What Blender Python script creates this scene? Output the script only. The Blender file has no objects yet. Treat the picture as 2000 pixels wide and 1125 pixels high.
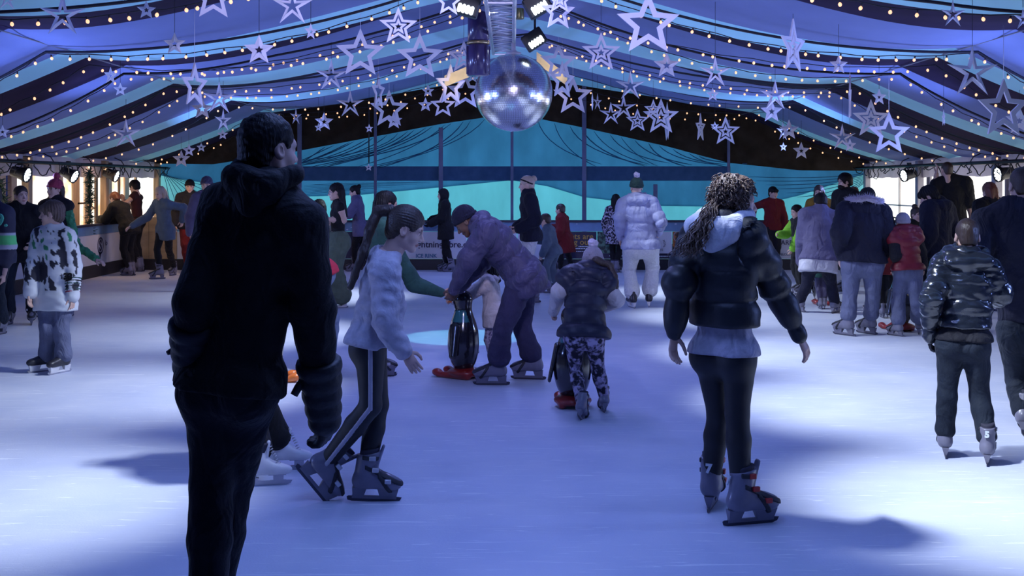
import bpy, math, random
import numpy as np
from mathutils import Vector, Matrix

# ------------------------------------------------------------------ camera, world, lights, exposure
SC = bpy.context.scene
COL = SC.collection
EYE, HOR, FOC = 1.62, 358.0, 2300.0          # eye height (m), horizon row, focal length in px of the 2000 px frame
cam_d = bpy.data.cameras.new('camera'); cam = bpy.data.objects.new('camera', cam_d); COL.objects.link(cam)
cam.location = (0, 0, EYE); cam.rotation_euler = (math.pi/2, 0, 0)
cam_d.sensor_width = 36.0; cam_d.sensor_fit = 'HORIZONTAL'; cam_d.lens = 36.0*FOC/2000
cam_d.shift_y = -(562.5-HOR)/2000; cam_d.clip_start = 0.05; cam_d.clip_end = 200
SC.camera = cam
SC.view_settings.view_transform = 'Standard'; SC.view_settings.look = 'None'
SC.view_settings.gamma = 1.0; SC.view_settings.use_curve_mapping = False
SC.view_settings.exposure = 0.0
w = bpy.data.worlds.new('world'); SC.world = w; w.use_nodes = True
w.node_tree.nodes['Background'].inputs[0].default_value = (0.10, 0.16, 0.75, 1)
w.node_tree.nodes['Background'].inputs[1].default_value = 0.10

def lamp(name, kind, loc, aim, energy, color, **kw):
    d = bpy.data.lights.new(name, kind); d.energy = energy; d.color = color
    for k, v in kw.items(): setattr(d, k, v)
    o = bpy.data.objects.new(name, d); COL.objects.link(o); o.location = loc
    o.rotation_euler = (Vector(aim)-Vector(loc)).to_track_quat('-Z', 'Y').to_euler()
    return o

R = math.radians
WHITE = (0.76, 0.86, 1.0)
# LED bars under the ridge wash the ice to either side, in pairs along the tent
for s, ys in ((-1, ((6.1, 1800), (9.3, 1450), (12.8, 1300), (17.0, 1100))), (1, ((6.0, 1650), (8.7, 1400), (11.3, 1250), (14.4, 1000), (17.6, 1100)))):
    for y, e in ys:
        lamp('ridge_spot', 'SPOT', (s*0.2, y, 3.55), (s*3.1, y-0.1, 0), e, WHITE, spot_size=R(48), spot_blend=1.0, shadow_soft_size=0.14)
# added area lamps under the ridge fill the tent with deep blue
for y, c in ((4.5, (0.22, 0.36, 1.0)), (10.0, (0.29, 0.33, 1.0)), (20.0, (0.26, 0.34, 1.0))):
    lamp('blue_fill', 'AREA', (0, y, 3.45), (0, y, 0), 60, c, shape='RECTANGLE', size=0.5, size_y=3.0, spread=R(170))
# the par cans on both side rails throw blue across the lining
for y in (6.0, 11.5, 14.5, 19.6):
    for s in (-1, 1):
        lamp('par_wash', 'SPOT', (s*6.1, y, 1.78), (-s*1.0, y+0.5, 4.0), 430, (0.24, 0.36, 1.0), spot_size=R(96), spot_blend=1.0, shadow_soft_size=0.15)
# an added lilac fill spot high up past the first skater lights the stars and the ball; a small cyan one marks the ice
lamp('star_fill', 'SPOT', (0, 4.6, 3.3), (0, 16, 3.4), 680, (0.64, 0.60, 1.0), spot_size=R(78), spot_blend=0.8, shadow_soft_size=0.12)
lamp('cyan_spot', 'SPOT', (-0.5, 12.4, 3.4), (-0.5, 12.4, 0), 280, (0.25, 0.85, 1.0), spot_size=R(23), spot_blend=0.25, shadow_soft_size=0.04)
# daylight behind the gable cloth
lamp('gable_daylight', 'AREA', (0, 27.4, 2.2), (0, 20, 2.0), 370, (0.42, 0.86, 1.0), shape='RECTANGLE', size=15, size_y=4.0)

# ------------------------------------------------------------------ pixel <-> place, tags, meshes
def P(px, py, Y):
    """the point that stands at depth Y behind the pixel (px, py)"""
    return np.array([(px-1000.0)*Y/FOC, Y, EYE-(py-HOR)*Y/FOC])
def gY(py): return FOC*EYE/(py-HOR)

def tag(o, label=None, cat=None, group=None, kind=None):
    if label: o['label'] = label
    if cat: o['category'] = cat
    if group: o['group'] = group
    if kind: o['kind'] = kind
    return o
def empty(name, loc=(0, 0, 0)):
    o = bpy.data.objects.new(name, None); COL.objects.link(o); o.location = loc; o.empty_display_size = 0.1
    return o
def link(name, data, parent=None, loc=None, rot=None):
    o = bpy.data.objects.new(name, data); COL.objects.link(o)
    if parent is not None: o.parent = parent
    if loc is not None: o.location = loc
    if rot is not None: o.rotation_euler = rot
    return o

def np_mesh(name, V, Q, mat, col=None, smooth=True):
    """mesh from numpy arrays; Q = quads (n,4) or list of such / triangles"""
    V = np.asarray(V, np.float32); Q = np.asarray(Q, np.int32)
    me = bpy.data.meshes.new(name)
    n, k = Q.shape
    me.vertices.add(len(V)); me.vertices.foreach_set('co', V.ravel())
    me.loops.add(n*k); me.loops.foreach_set('vertex_index', Q.ravel())
    me.polygons.add(n); me.polygons.foreach_set('loop_start', np.arange(0, n*k, k, dtype=np.int32))
    me.polygons.foreach_set('use_smooth', np.full(n, smooth))
    if col is not None:
        a = me.color_attributes.new('Col', 'FLOAT_COLOR', 'POINT')
        c = np.ones((len(V), 4), np.float32); c[:, :3] = col
        a.data.foreach_set('color', c.ravel())
    me.update(calc_edges=True); me.materials.append(mat)
    return me

class MB:
    """collects boxes, bars, tubes, discs into one mesh"""
    def __init__(s): s.v = []; s.f = []; s.sm = []
    def add(s, vs, fs, smooth=False):
        b = len(s.v); s.v += [tuple(map(float, v)) for v in vs]; s.f += [tuple(i+b for i in f) for f in fs]; s.sm += [smooth]*len(fs)
        return s
    def box(s, lo, hi):
        x0, y0, z0 = lo; x1, y1, z1 = hi
        return s.add([(x0,y0,z0),(x1,y0,z0),(x1,y1,z0),(x0,y1,z0),(x0,y0,z1),(x1,y0,z1),(x1,y1,z1),(x0,y1,z1)],
                     [(3,2,1,0),(4,5,6,7),(0,1,5,4),(1,2,6,5),(2,3,7,6),(3,0,4,7)])
    def bbox(s, lo, hi, c=0.01):
        """box with chamfered vertical+horizontal edges (24 verts)"""
        x0,y0,z0 = lo; x1,y1,z1 = hi
        v = []; 
        for (z, i) in ((z0, c), (z0+c, 0), (z1-c, 0), (z1, c)):
            for (x, y) in ((x0+i+c, y0+i), (x1-i-c, y0+i), (x1-i, y0+i+c), (x1-i, y1-i-c), (x1-i-c, y1-i), (x0+i+c, y1-i), (x0+i, y1-i-c), (x0+i, y0+i+c)):
                v.append((x, y, z))
        f = [tuple(range(7, -1, -1)), tuple(range(24, 32))]
        for k in range(3):
            for j in range(8):
                a = k*8+j; b = k*8+(j+1) % 8
                f.append((a, b, b+8, a+8))
        return s.add(v, f)
    def tube(s, pts, r, n=8, cap=True):
        pts = [np.array(p, float) for p in pts]; rs = r if hasattr(r, '__len__') else [r]*len(pts)
        vs = []; up = np.array([0.0, 0, 1.0])
        prev = None
        for i, p in enumerate(pts):
            d = pts[min(i+1, len(pts)-1)]-pts[max(i-1, 0)]; d /= (np.linalg.norm(d)+1e-9)
            a = prev if prev is not None else (up if abs(d[2]) < 0.9 else np.array([1.0, 0, 0]))
            u = a-d*np.dot(a, d); u /= (np.linalg.norm(u)+1e-9); w2 = np.cross(d, u); prev = u
            for k in range(n):
                t = 2*math.pi*k/n
                vs.append(p+rs[i]*(math.cos(t)*u+math.sin(t)*w2))
        fs = [(i*n+k, i*n+(k+1) % n, (i+1)*n+(k+1) % n, (i+1)*n+k) for i in range(len(pts)-1) for k in range(n)]
        s.add(vs, fs, True)
        if cap:
            b = len(s.v)-len(vs)
            s.f += [tuple(b+k for k in range(n-1, -1, -1)), tuple(b+(len(pts)-1)*n+k for k in range(n))]; s.sm += [False]*2
        return s
    def lathe(s, prof, n=16, c=(0, 0, 0), axis='z'):
        vs = []
        for (r, h) in prof:
            for k in range(n):
                t = 2*math.pi*k/n; a, b = r*math.cos(t), r*math.sin(t)
                q = {'z': (a, b, h), 'y': (b, h, a), 'x': (h, a, b)}[axis]
                vs.append((c[0]+q[0], c[1]+q[1], c[2]+q[2]))
        m = len(prof)
        fs = [(i*n+k, i*n+(k+1) % n, (i+1)*n+(k+1) % n, (i+1)*n+k) for i in range(m-1) for k in range(n)]
        s.add(vs, fs, True)
        b = len(s.v)-len(vs)
        s.f += [tuple(b+k for k in range(n-1, -1, -1)), tuple(b+(m-1)*n+k for k in range(n))]; s.sm += [False]*2
        return s
    def mesh(s, name, mat):
        me = bpy.data.meshes.new(name); me.from_pydata(s.v, [], s.f)
        me.polygons.foreach_set('use_smooth', s.sm); me.update(); me.materials.append(mat)
        return me
    def build(s, name, mat, parent=None, loc=None): return link(name, s.mesh(name, mat), parent, loc)

# ------------------------------------------------------------------ materials
MATS = {}
def mat(name, color=(0.5, 0.5, 0.5), rough=0.6, metal=0.0, spec=0.5, var=0.25, vscale=6.0, bump=0.0, bscale=60.0, stretch=(1, 1, 1),
        vcol=False, sheen=0.0, emit=None, estr=0.0, trans=0.0, coat=0.0, color2=None, folds=0.0):
    if name in MATS: return MATS[name]
    m = bpy.data.materials.new(name); m.use_nodes = True; MATS[name] = m
    nt = m.node_tree; N = nt.nodes; L = nt.links; b = N['Principled BSDF']
    b.inputs['Roughness'].default_value = rough; b.inputs['Metallic'].default_value = metal
    b.inputs['Specular IOR Level'].default_value = spec
    if sheen: b.inputs['Sheen Weight'].default_value = sheen
    if coat: b.inputs['Coat Weight'].default_value = coat; b.inputs['Coat Roughness'].default_value = 0.12
    tc = N.new('ShaderNodeTexCoord'); mp = N.new('ShaderNodeMapping'); mp.inputs['Scale'].default_value = stretch
    L.new(tc.outputs['Object'], mp.inputs['Vector'])
    nz = N.new('ShaderNodeTexNoise'); nz.inputs['Scale'].default_value = vscale; nz.inputs['Detail'].default_value = 4
    L.new(mp.outputs[0], nz.inputs['Vector'])
    mix = N.new('ShaderNodeMix'); mix.data_type = 'RGBA'; mix.blend_type = 'MULTIPLY' if color2 is None else 'MIX'
    if vcol:
        va = N.new('ShaderNodeVertexColor'); va.layer_name = 'Col'; L.new(va.outputs[0], mix.inputs[6])
    else: mix.inputs[6].default_value = (*color, 1)
    ramp = N.new('ShaderNodeValToRGB')
    if color2 is None:
        mix.inputs[0].default_value = 1.0
        ramp.color_ramp.elements[0].position = 0.3; ramp.color_ramp.elements[1].position = 0.7
        ramp.color_ramp.elements[0].color = (1-var,)*3+(1,); ramp.color_ramp.elements[1].color = (1, 1, 1, 1)
        L.new(nz.outputs[0], ramp.inputs[0]); L.new(ramp.outputs[0], mix.inputs[7])
    else:
        mix.inputs[7].default_value = (*color2, 1)
        ramp.color_ramp.elements[0].position = 0.45; ramp.color_ramp.elements[1].position = 0.6
        L.new(nz.outputs[0], ramp.inputs[0]); L.new(ramp.outputs[0], mix.inputs[0])
    L.new(mix.outputs[2], b.inputs['Base Color'])
    if bump:
        n2 = N.new('ShaderNodeTexNoise'); n2.inputs['Scale'].default_value = bscale; n2.inputs['Detail'].default_value = 3
        L.new(mp.outputs[0], n2.inputs['Vector'])
        bp = N.new('ShaderNodeBump'); bp.inputs['Strength'].default_value = bump; bp.inputs['Distance'].default_value = 0.01
        L.new(n2.outputs[0], bp.inputs['Height']); L.new(bp.outputs[0], b.inputs['Normal'])
        if folds:      # broad creases of the cloth
            n3 = N.new('ShaderNodeTexNoise'); n3.inputs['Scale'].default_value = 7.0; n3.inputs['Detail'].default_value = 2.5; n3.inputs['Distortion'].default_value = 1.2
            m3 = N.new('ShaderNodeMapping'); m3.inputs['Scale'].default_value = (1.3, 1.3, 0.8); m3.inputs['Rotation'].default_value = (0.4, 0.5, 0)
            L.new(tc.outputs['Object'], m3.inputs['Vector']); L.new(m3.outputs[0], n3.inputs['Vector'])
            b3 = N.new('ShaderNodeBump'); b3.inputs['Strength'].default_value = folds; b3.inputs['Distance'].default_value = 0.06
            L.new(n3.outputs[0], b3.inputs['Height']); L.new(b3.outputs[0], bp.inputs['Normal'])
    if emit is not None:
        b.inputs['Emission Color'].default_value = (*emit, 1); b.inputs['Emission Strength'].default_value = estr
    if trans: 
        tr = N.new('ShaderNodeBsdfTranslucent'); L.new(mix.outputs[2], tr.inputs[0])
        ms = N.new('ShaderNodeMixShader'); ms.inputs[0].default_value = trans
        L.new(b.outputs[0], ms.inputs[1]); L.new(tr.outputs[0], ms.inputs[2]); L.new(ms.outputs[0], N['Material Output'].inputs[0])
    return m

# ------------------------------------------------------------------ signed distance shapes -> smooth meshes (surface nets)
def nrm(v):
    v = np.asarray(v, float); return v/(np.linalg.norm(v)+1e-12)
def cone(a, b, ra, rb, k=0.02, side=None, fl=1.0, q=None, op='u'):
    """round cone; with side: half width r along side and r*fl across; q=(period, depth) quilts it along its length"""
    a = np.asarray(a, float); b = np.asarray(b, float); ab = b-a; L2 = float(ab@ab)+1e-12; L = math.sqrt(L2)
    if side is not None:
        sd = np.asarray(side, float); sd = nrm(sd-ab*(sd@ab)/L2)
    def f(x, y, z):
        t = ((x-a[0])*ab[0]+(y-a[1])*ab[1]+(z-a[2])*ab[2])/L2; t = np.clip(t, 0, 1)
        qx = x-a[0]-t*ab[0]; qy = y-a[1]-t*ab[1]; qz = z-a[2]-t*ab[2]
        r = ra+(rb-ra)*t
        if q is not None: r = r+q[1]*(np.abs(np.sin(math.pi*(t*L+(q[2] if len(q) > 2 else 0))/q[0]))**0.6-1)*1.5
        d2 = qx*qx+qy*qy+qz*qz
        if side is None: return np.sqrt(d2)-r
        s = qx*sd[0]+qy*sd[1]+qz*sd[2]
        o2 = np.maximum(d2-s*s, 0)
        return (np.sqrt(s*s+o2/(fl*fl))-r)*(0.5*(1+fl))
    rm = max(ra, rb)*max(1, fl)
    return (f, np.minimum(a, b)-rm, np.maximum(a, b)+rm, k, op)
def ell(c, r, k=0.02, M=None, op='u'):
    """ellipsoid with radii r along the columns of M"""
    c = np.asarray(c, float); r = np.asarray(r, float); M = np.eye(3) if M is None else np.asarray(M, float)
    rmin = r.min()
    def f(x, y, z):
        dx, dy, dz = x-c[0], y-c[1], z-c[2]
        s = 0; g = 0
        for i in range(3):
            u = (dx*M[0, i]+dy*M[1, i]+dz*M[2, i])/r[i]; s = s+u*u; g = g+(u/r[i])**2
        k0 = np.sqrt(s); k1 = np.sqrt(g)+1e-9
        return k0*(k0-1.0)/k1
    e = np.sqrt(((M*r)**2).sum(1))
    return (f, c-e, c+e, k, op)
def cut(p, n, k=0.004):
    """keep what lies behind the plane through p with normal n"""
    p = np.asarray(p, float); n = nrm(n)
    return (lambda x, y, z: (x-p[0])*n[0]+(y-p[1])*n[1]+(z-p[2])*n[2], None, None, k, 'c')

CORN = np.array([(i, j, k) for i in (0, 1) for j in (0, 1) for k in (0, 1)])
EDG = [(a, b) for a in range(8) for b in range(a+1, 8) if np.abs(CORN[a]-CORN[b]).sum() == 1]
def sdf(prims, res, disp=None):
    us = [p for p in prims if p[4] == 'u']
    lo = np.min([p[1] for p in us], 0)-4*res-0.01; hi = np.max([p[2] for p in us], 0)+4*res+0.01
    n = np.ceil((hi-lo)/res).astype(int)+1
    ax = [(lo[i]+np.arange(n[i])*res).astype(np.float32) for i in range(3)]
    D = np.full(n, 0.15, np.float32)
    for (f, l, h, k, op) in prims:
        if op == 'c':
            d = f(ax[0][:, None, None], ax[1][None, :, None], ax[2][None, None, :])
            hh = np.maximum(k-np.abs(D-d), 0)/k; np.maximum(D, d, out=D); D += (hh*hh*k*0.25).astype(np.float32); continue
        m = k+3*res
        i0 = np.maximum(((l-m-lo)/res).astype(int), 0); i1 = np.minimum(((h+m-lo)/res).astype(int)+2, n)
        if (i1 <= i0).any(): continue
        sl = tuple(slice(a, b) for a, b in zip(i0, i1))
        d = f(ax[0][sl[0]][:, None, None], ax[1][sl[1]][None, :, None], ax[2][sl[2]][None, None, :])
        S = D[sl]
        if op == 's': d = -d; hh = np.maximum(k-np.abs(S-d), 0)/k; D[sl] = np.maximum(S, d)+hh*hh*k*0.25
        else: hh = np.maximum(k-np.abs(S-d), 0)/k; D[sl] = np.minimum(S, d)-hh*hh*k*0.25
    if disp is not None:
        I = np.nonzero(np.abs(D) < 0.05)
        D[I] += disp(ax[0][I[0]], ax[1][I[1]], ax[2][I[2]])
    s = D < 0
    c = s[:-1, :-1, :-1].astype(np.int8)
    tot = sum(s[i:n[0]-1+i, j:n[1]-1+j, k:n[2]-1+k].astype(np.int8) for i in (0, 1) for j in (0, 1) for k in (0, 1))
    act = (tot > 0) & (tot < 8)
    C = np.argwhere(act); idx = np.full(act.shape, -1, np.int32); idx[act] = np.arange(len(C))
    vals = [D[C[:, 0]+o[0], C[:, 1]+o[1], C[:, 2]+o[2]] for o in CORN]
    acc = np.zeros((len(C), 3)); cnt = np.zeros(len(C))
    for a, b in EDG:
        va, vb = vals[a], vals[b]; x = (va < 0) != (vb < 0)
        t = np.where(x, va/np.where(x, va-vb, 1), 0)[:, None]
        acc += np.where(x[:, None], CORN[a]+t*(CORN[b]-CORN[a]), 0); cnt += x
    V = lo+(C+acc/np.maximum(cnt, 1)[:, None])*res
    Q = []
    for axi in range(3):
        u, v = (axi+1) % 3, (axi+2) % 3
        sa = [slice(None)]*3; sb = [slice(None)]*3; sa[axi] = slice(0, -1); sb[axi] = slice(1, None)
        E = np.argwhere(s[tuple(sa)] != s[tuple(sb)])
        E = E[(E[:, u] > 0) & (E[:, v] > 0) & (E[:, u] < n[u]-1) & (E[:, v] < n[v]-1)]
        def g(du, dv):
            e = E.copy(); e[:, u] -= du; e[:, v] -= dv; return idx[e[:, 0], e[:, 1], e[:, 2]]
        q = np.stack([g(1, 1), g(0, 1), g(0, 0), g(1, 0)], 1)
        flip = ~s[E[:, 0], E[:, 1], E[:, 2]]
        q[flip] = q[flip][:, ::-1]; Q.append(q)
    Q = np.concatenate(Q); Q = Q[(Q >= 0).all(1)]
    return V, Q
rng = np.random.default_rng(7)
_ND = [(nrm(rng.normal(size=3)), rng.uniform(0, 6.28)) for _ in range(14)]
def wob(x, y, z, f, a=0):
    """cheap smooth noise in -1..1"""
    s = 0
    for i in range(a % 4, a % 4+6):
        d, ph = _ND[i]; s = s+np.sin((x*d[0]+y*d[1]+z*d[2])*f*(0.7+0.12*i)+ph+1.7*np.sin((x*d[1]+y*d[2]+z*d[0])*f*0.6+ph*2))
    return s/4.0
def join(parts):
    V = []; Q = []; b = 0; C = []
    for p in parts:
        V.append(p[0]); Q.append(p[1]+b); b += len(p[0])
        if len(p) > 2: C.append(p[2])
    return np.concatenate(V), np.concatenate(Q), (np.concatenate(C) if C else None)
# ------------------------------------------------------------------ setting
HALF, YEND, YBAR = 7.43, 24.6, 22.05
PX, PZ, EZ, BAY = 4.75, EYE+1.45, EYE+0.44, 3.4
FRAMES = [24.7-BAY*k for k in range(9)]
def zroof(x, y=24.7):
    """underside of the lining: high over each frame, sagging between frames and between ridge, side purlin and eave"""
    x = abs(x); u = (24.7-y) % BAY            # distance in front of the next frame
    lo = u/1.3 if u < 1.3 else (BAY-u)/(BAY-1.3)   # 0 at a frame, 1 at the lowest line
    rz = EYE+2.5-0.30*lo; A = 0.19 if y < 22.6 else 0.03
    if x < PX: t = x/PX; return rz+(PZ-rz)*t-A*6.75*t*t*(1-t)
    t = min((x-PX)/(HALF-PX), 1.1); return PZ+(EZ-PZ)*t-0.06*4*t*max(1-t, 0)

# ---- ice
def ice_mat():
    m = bpy.data.materials.new('ice'); m.use_nodes = True
    nt = m.node_tree; N = nt.nodes; L = nt.links; b = N['Principled BSDF']
    tc = N.new('ShaderNodeTexCoord')
    base = N.new('ShaderNodeTexNoise'); base.inputs['Scale'].default_value = 1.6; base.inputs['Detail'].default_value = 6
    L.new(tc.outputs['Object'], base.inputs['Vector'])
    r0 = N.new('ShaderNodeValToRGB'); r0.color_ramp.elements[0].position = 0.3; r0.color_ramp.elements[1].position = 0.75
    r0.color_ramp.elements[0].color = (0.52, 0.56, 0.70, 1); r0.color_ramp.elements[1].color = (0.66, 0.68, 0.78, 1)
    L.new(base.outputs[0], r0.inputs[0]); prev = r0.outputs[0]; hs = None
    for i, (ang, sc) in enumerate(((20, 9), (75, 7), (130, 8), (165, 11))):
        mp = N.new('ShaderNodeMapping'); mp.inputs['Rotation'].default_value = (0, 0, R(ang)); mp.inputs['Scale'].default_value = (0.22, 3.4, 1)
        L.new(tc.outputs['Object'], mp.inputs['Vector'])
        n = N.new('ShaderNodeTexNoise'); n.inputs['Scale'].default_value = sc; n.inputs['Detail'].default_value = 5; n.inputs['Roughness'].default_value = 0.65; n.inputs['Distortion'].default_value = 0.9
        L.new(mp.outputs[0], n.inputs['Vector'])
        rr = N.new('ShaderNodeValToRGB'); e = rr.color_ramp.elements
        e[0].position = 0.635; e[0].color = (0, 0, 0, 1); e[1].position = 0.67; e[1].color = (0.55, 0.55, 0.55, 1)
        L.new(n.outputs[0], rr.inputs[0])
        mx = N.new('ShaderNodeMix'); mx.data_type = 'RGBA'; L.new(rr.outputs[0], mx.inputs[0]); L.new(prev, mx.inputs[6]); mx.inputs[7].default_value = (0.93, 0.94, 0.97, 1)
        prev = mx.outputs[2]
        if hs is None: hs = rr.outputs[0]
        else:
            ad = N.new('ShaderNodeMath'); ad.operation = 'ADD'; L.new(hs, ad.inputs[0]); L.new(rr.outputs[0], ad.inputs[1]); hs = ad.outputs[0]
    g = N.new('ShaderNodeTexNoise'); g.inputs['Scale'].default_value = 90; g.inputs['Detail'].default_value = 3; L.new(tc.outputs['Object'], g.inputs['Vector'])
    ad = N.new('ShaderNodeMath'); ad.operation = 'MULTIPLY_ADD'; L.new(g.outputs[0], ad.inputs[0]); ad.inputs[1].default_value = 0.8; L.new(hs, ad.inputs[2])
    bp = N.new('ShaderNodeBump'); bp.inputs['Strength'].default_value = 0.35; bp.inputs['Distance'].default_value = 0.004
    L.new(ad.outputs[0], bp.inputs['Height']); L.new(bp.outputs[0], b.inputs['Normal'])
    L.new(prev, b.inputs['Base Color']); b.inputs['Roughness'].default_value = 0.42; b.inputs['IOR'].default_value = 1.31
    return m
fl = MB().add([(-9.5, -3, 0), (9.5, -3, 0), (9.5, 27, 0), (-9.5, 27, 0)], [(0, 1, 2, 3)]).build('floor', ice_mat()); tag(fl, 'scratched pale ice sheet of the rink', kind='structure')

# ---- lining of the roof: dark, mid blue and pale blue bands across the tent
ceil = empty('ceiling'); tag(ceil, 'striped blue and navy cloth lining draped under the tent roof', kind='structure')
M_dark = mat('lining_navy', (0.035, 0.02, 0.06), rough=0.8, var=0.4, vscale=1.5, sheen=0.0, spec=0.1)
M_mid = mat('lining_blue', (0.25, 0.30, 0.56), rough=0.85, var=0.15, vscale=1.2, bump=0.1, bscale=30, spec=0.1)
M_pale = mat('lining_pale', (0.50, 0.92, 1.0), rough=0.85, var=0.12, vscale=1.2, spec=0.1)
def band(y0, y1, m, drop, sag):
    xs = np.concatenate([np.linspace(-HALF-0.1, -PX, 15), np.linspace(-PX, 0, 25)[1:], np.linspace(0, PX, 25)[1:], np.linspace(PX, HALF+0.1, 15)[1:]])
    ys = np.linspace(y0, y1, 9); V = []
    for j, y in enumerate(ys):
        t = j/8
        for x in xs:
            z = zroof(x, y)-drop*(t*t)-sag*4*t*(1-t)+0.018*float(wob(x, y, 0.3, 1.6))+0.008*float(wob(x*0.4, y*3, 1.3, 3.1))
            V.append((x, y, z))
    n = len(xs)
    Q = [(j*n+i, (j+1)*n+i, (j+1)*n+i+1, j*n+i+1) for j in range(8) for i in range(n-1)]
    return link('fabric_panel', np_mesh('fabric_panel', V, Q, m), ceil)
for y in FRAMES:
    for y0, y1, m, dr, sg in ((y-1.40, y+0.02, M_dark, 0.0, 0.0), (y, y+1.52, M_mid, 0.0, 0.03), (y+1.5, y+2.02, M_pale, 0.04, 0.0)):
        if y0 < YEND: band(y0, min(y1, YEND), m, dr, sg)
wire = mat('wire_grey', (0.35, 0.35, 0.4), rough=0.5)
for s in (-1, 1):
    link('purlin_wire', MB().tube([(s*PX, y, PZ-0.03) for y in np.linspace(-2, YEND, 12)], 0.008, 6).mesh('purlin_wire', wire), ceil)

# ---- gable end: three layers of cloth, poles behind them
gab = empty('wall_far'); tag(gab, 'far gable hung with layered teal, blue and black cloth', kind='structure')
XY = lambda px, py, Y=YEND: ((px-1000)*Y/FOC, EYE-(py-HOR)*Y/FOC)
MIDC = [(285, 336), (330, 346), (430, 362), (590, 384), (700, 381), (860, 366), (1000, 352), (1070, 364), (1140, 385), (1280, 402), (1420, 404), (1480, 400), (1560, 382), (1640, 355), (1715, 332)]
DARKC = [(285, 320), (330, 320), (420, 321), (580, 296), (750, 264), (860, 243), (1000, 222), (1140, 250), (1300, 286), (1420, 318), (1560, 333), (1715, 334)]
def curve(C):
    a = np.array([XY(*c) for c in C]); return lambda x: np.interp(x, a[:, 0], a[:, 1])
midz, darkz = curve(MIDC), curve(DARKC)
def cloth(name, bot, top, y, m, rip):
    xs = np.linspace(-HALF, HALF, 150); V = []; nv = 12
    for x in xs:
        b, t = float(bot(x)), float(top(x)); t = max(t, b+0.02)
        for j in range(nv):
            z = b+(t-b)*j/(nv-1)
            V.append((x, y+rip(x, z), z))
    Q = [(i*nv+j, (i+1)*nv+j, (i+1)*nv+j+1, i*nv+j+1) for i in range(len(xs)-1) for j in range(nv-1)]
    return link(name, np_mesh(name, V, Q, m), gab)
M_teal = mat('cloth_teal', (0.26, 0.64, 0.66), rough=0.9, var=0.2, vscale=2.0, stretch=(1, 1, 0.4), trans=0.75, spec=0.05)
M_sheer = mat('cloth_blue', (0.075, 0.22, 0.38), rough=0.9, var=0.3, vscale=2.5, stretch=(1.0, 1, 0.5), trans=0.7, spec=0.05)
M_black = mat('cloth_black', (0.055, 0.042, 0.032), rough=0.9, var=0.4, vscale=5, spec=0.05)
M_fold = mat('cloth_fold', (0.045, 0.15, 0.29), rough=0.9, spec=0.05)
rp = lambda x, z: 0.018*math.sin(9*(abs(x)*1.0+z*1.5))+0.01*math.sin(23*(abs(x)+0.6*z))
cloth('fabric_sheet', lambda x: 0.35, lambda x: midz(x)+0.03, YEND+0.02, M_teal, rp)
cloth('fabric_sheet', lambda x: midz(x), lambda x: darkz(x)+0.03, YEND-0.05, M_sheer, rp)
cloth('fabric_sheet', lambda x: darkz(x), lambda x: zroof(x)+0.03, YEND-0.12, M_black, rp)
x0, z0 = XY(590, 353); x1, z1 = XY(1425, 325)
link('beam_shade_band', MB().bbox((x0, YEND-0.10, z0), (x1, YEND-0.075, z1), 0.006).mesh('beam_shade_band', mat('cloth_beam_shade', (0.11, 0.22, 0.42), rough=0.9, spec=0.05, trans=0.4)), gab)  # darker strip paints in the silhouette of a beam, plus doubled cloth
def pleat(pts, w=0.016):
    w *= 0.62
    q = [(*XY(px, py)[:1], YEND-0.10, XY(px, py)[1]) for px, py in pts]
    a, b, c = q; P3 = [tuple((1-t)**2*a[i]+2*t*(1-t)*b[i]+t*t*c[i] for i in range(3)) for t in np.linspace(0, 1, 9)]
    link('fabric_fold', MB().tube(P3, [w*0.3]+[w]*7+[w*0.3], 5).mesh('fabric_fold', M_fold), gab)
rr = random.Random(3)
DX = np.array(DARKC, float)
dpy = lambda px: float(np.interp(px, DX[:, 0], DX[:, 1]))
for i in range(17):
    s = 640+i*19+rr.uniform(-6, 6); e = s-150-rr.uniform(0, 90); yy = 322 if e > 600 else 318
    e = max(e, 585); pleat([(s, dpy(s)+2), (s-20-rr.uniform(0, 40), 0.45*dpy(s)+0.55*yy+8), (e, yy+rr.uniform(-6, 10))], 0.012+rr.uniform(0, 0.008))
for i in range(13):
    s = 1055+i*26+rr.uniform(-6, 6); e = s+70+rr.uniform(0, 90)
    pleat([(s, dpy(s)+2), (s+12+rr.uniform(0, 20), 0.4*dpy(s)+0.6*322+6), (e, 322+rr.uniform(-3, 6))], 0.012+rr.uniform(0, 0.008))
for i in range(9):
    e = 1455+i*20; pleat([(1698, 337+i*1.5), (1620, 352+i*6), (e, 345+i*8)], 0.012)
for i in range(8):
    e = 340+i*16; pleat([(317, 327+i*2), (330+i*4, 350), (e, 440-i*9)], 0.010)
for i in range(7):
    pleat([(595, 362+i*3), (700, 356+i*2), (840-i*25, 357+i*3)], 0.008)
M_pole = mat('gable_pole', (0.16, 0.19, 0.36), rough=0.5)
for px, pt in ((588, 228), (735, 178), (862, 250), (1000, 240), (1140, 165), (1278, 360), (1420, 235)):
    x, zt = XY(px, pt); wd = 0.045 if px in (588, 862, 1140, 1278) else 0.03
    link('pole', MB().bbox((x-wd, YEND-0.20, 0.3), (x+wd, YEND-0.16, min(zt, zroof(x)-0.05)), 0.008).mesh('pole', M_pole), gab)

nw = link('wall_near', MB().box((-HALF, -3.12, 0), (HALF, -3.08, 4.05)).mesh('wall_near', M_mid)); tag(nw, 'plain blue cloth closing the tent behind the viewer', kind='structure')
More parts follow.
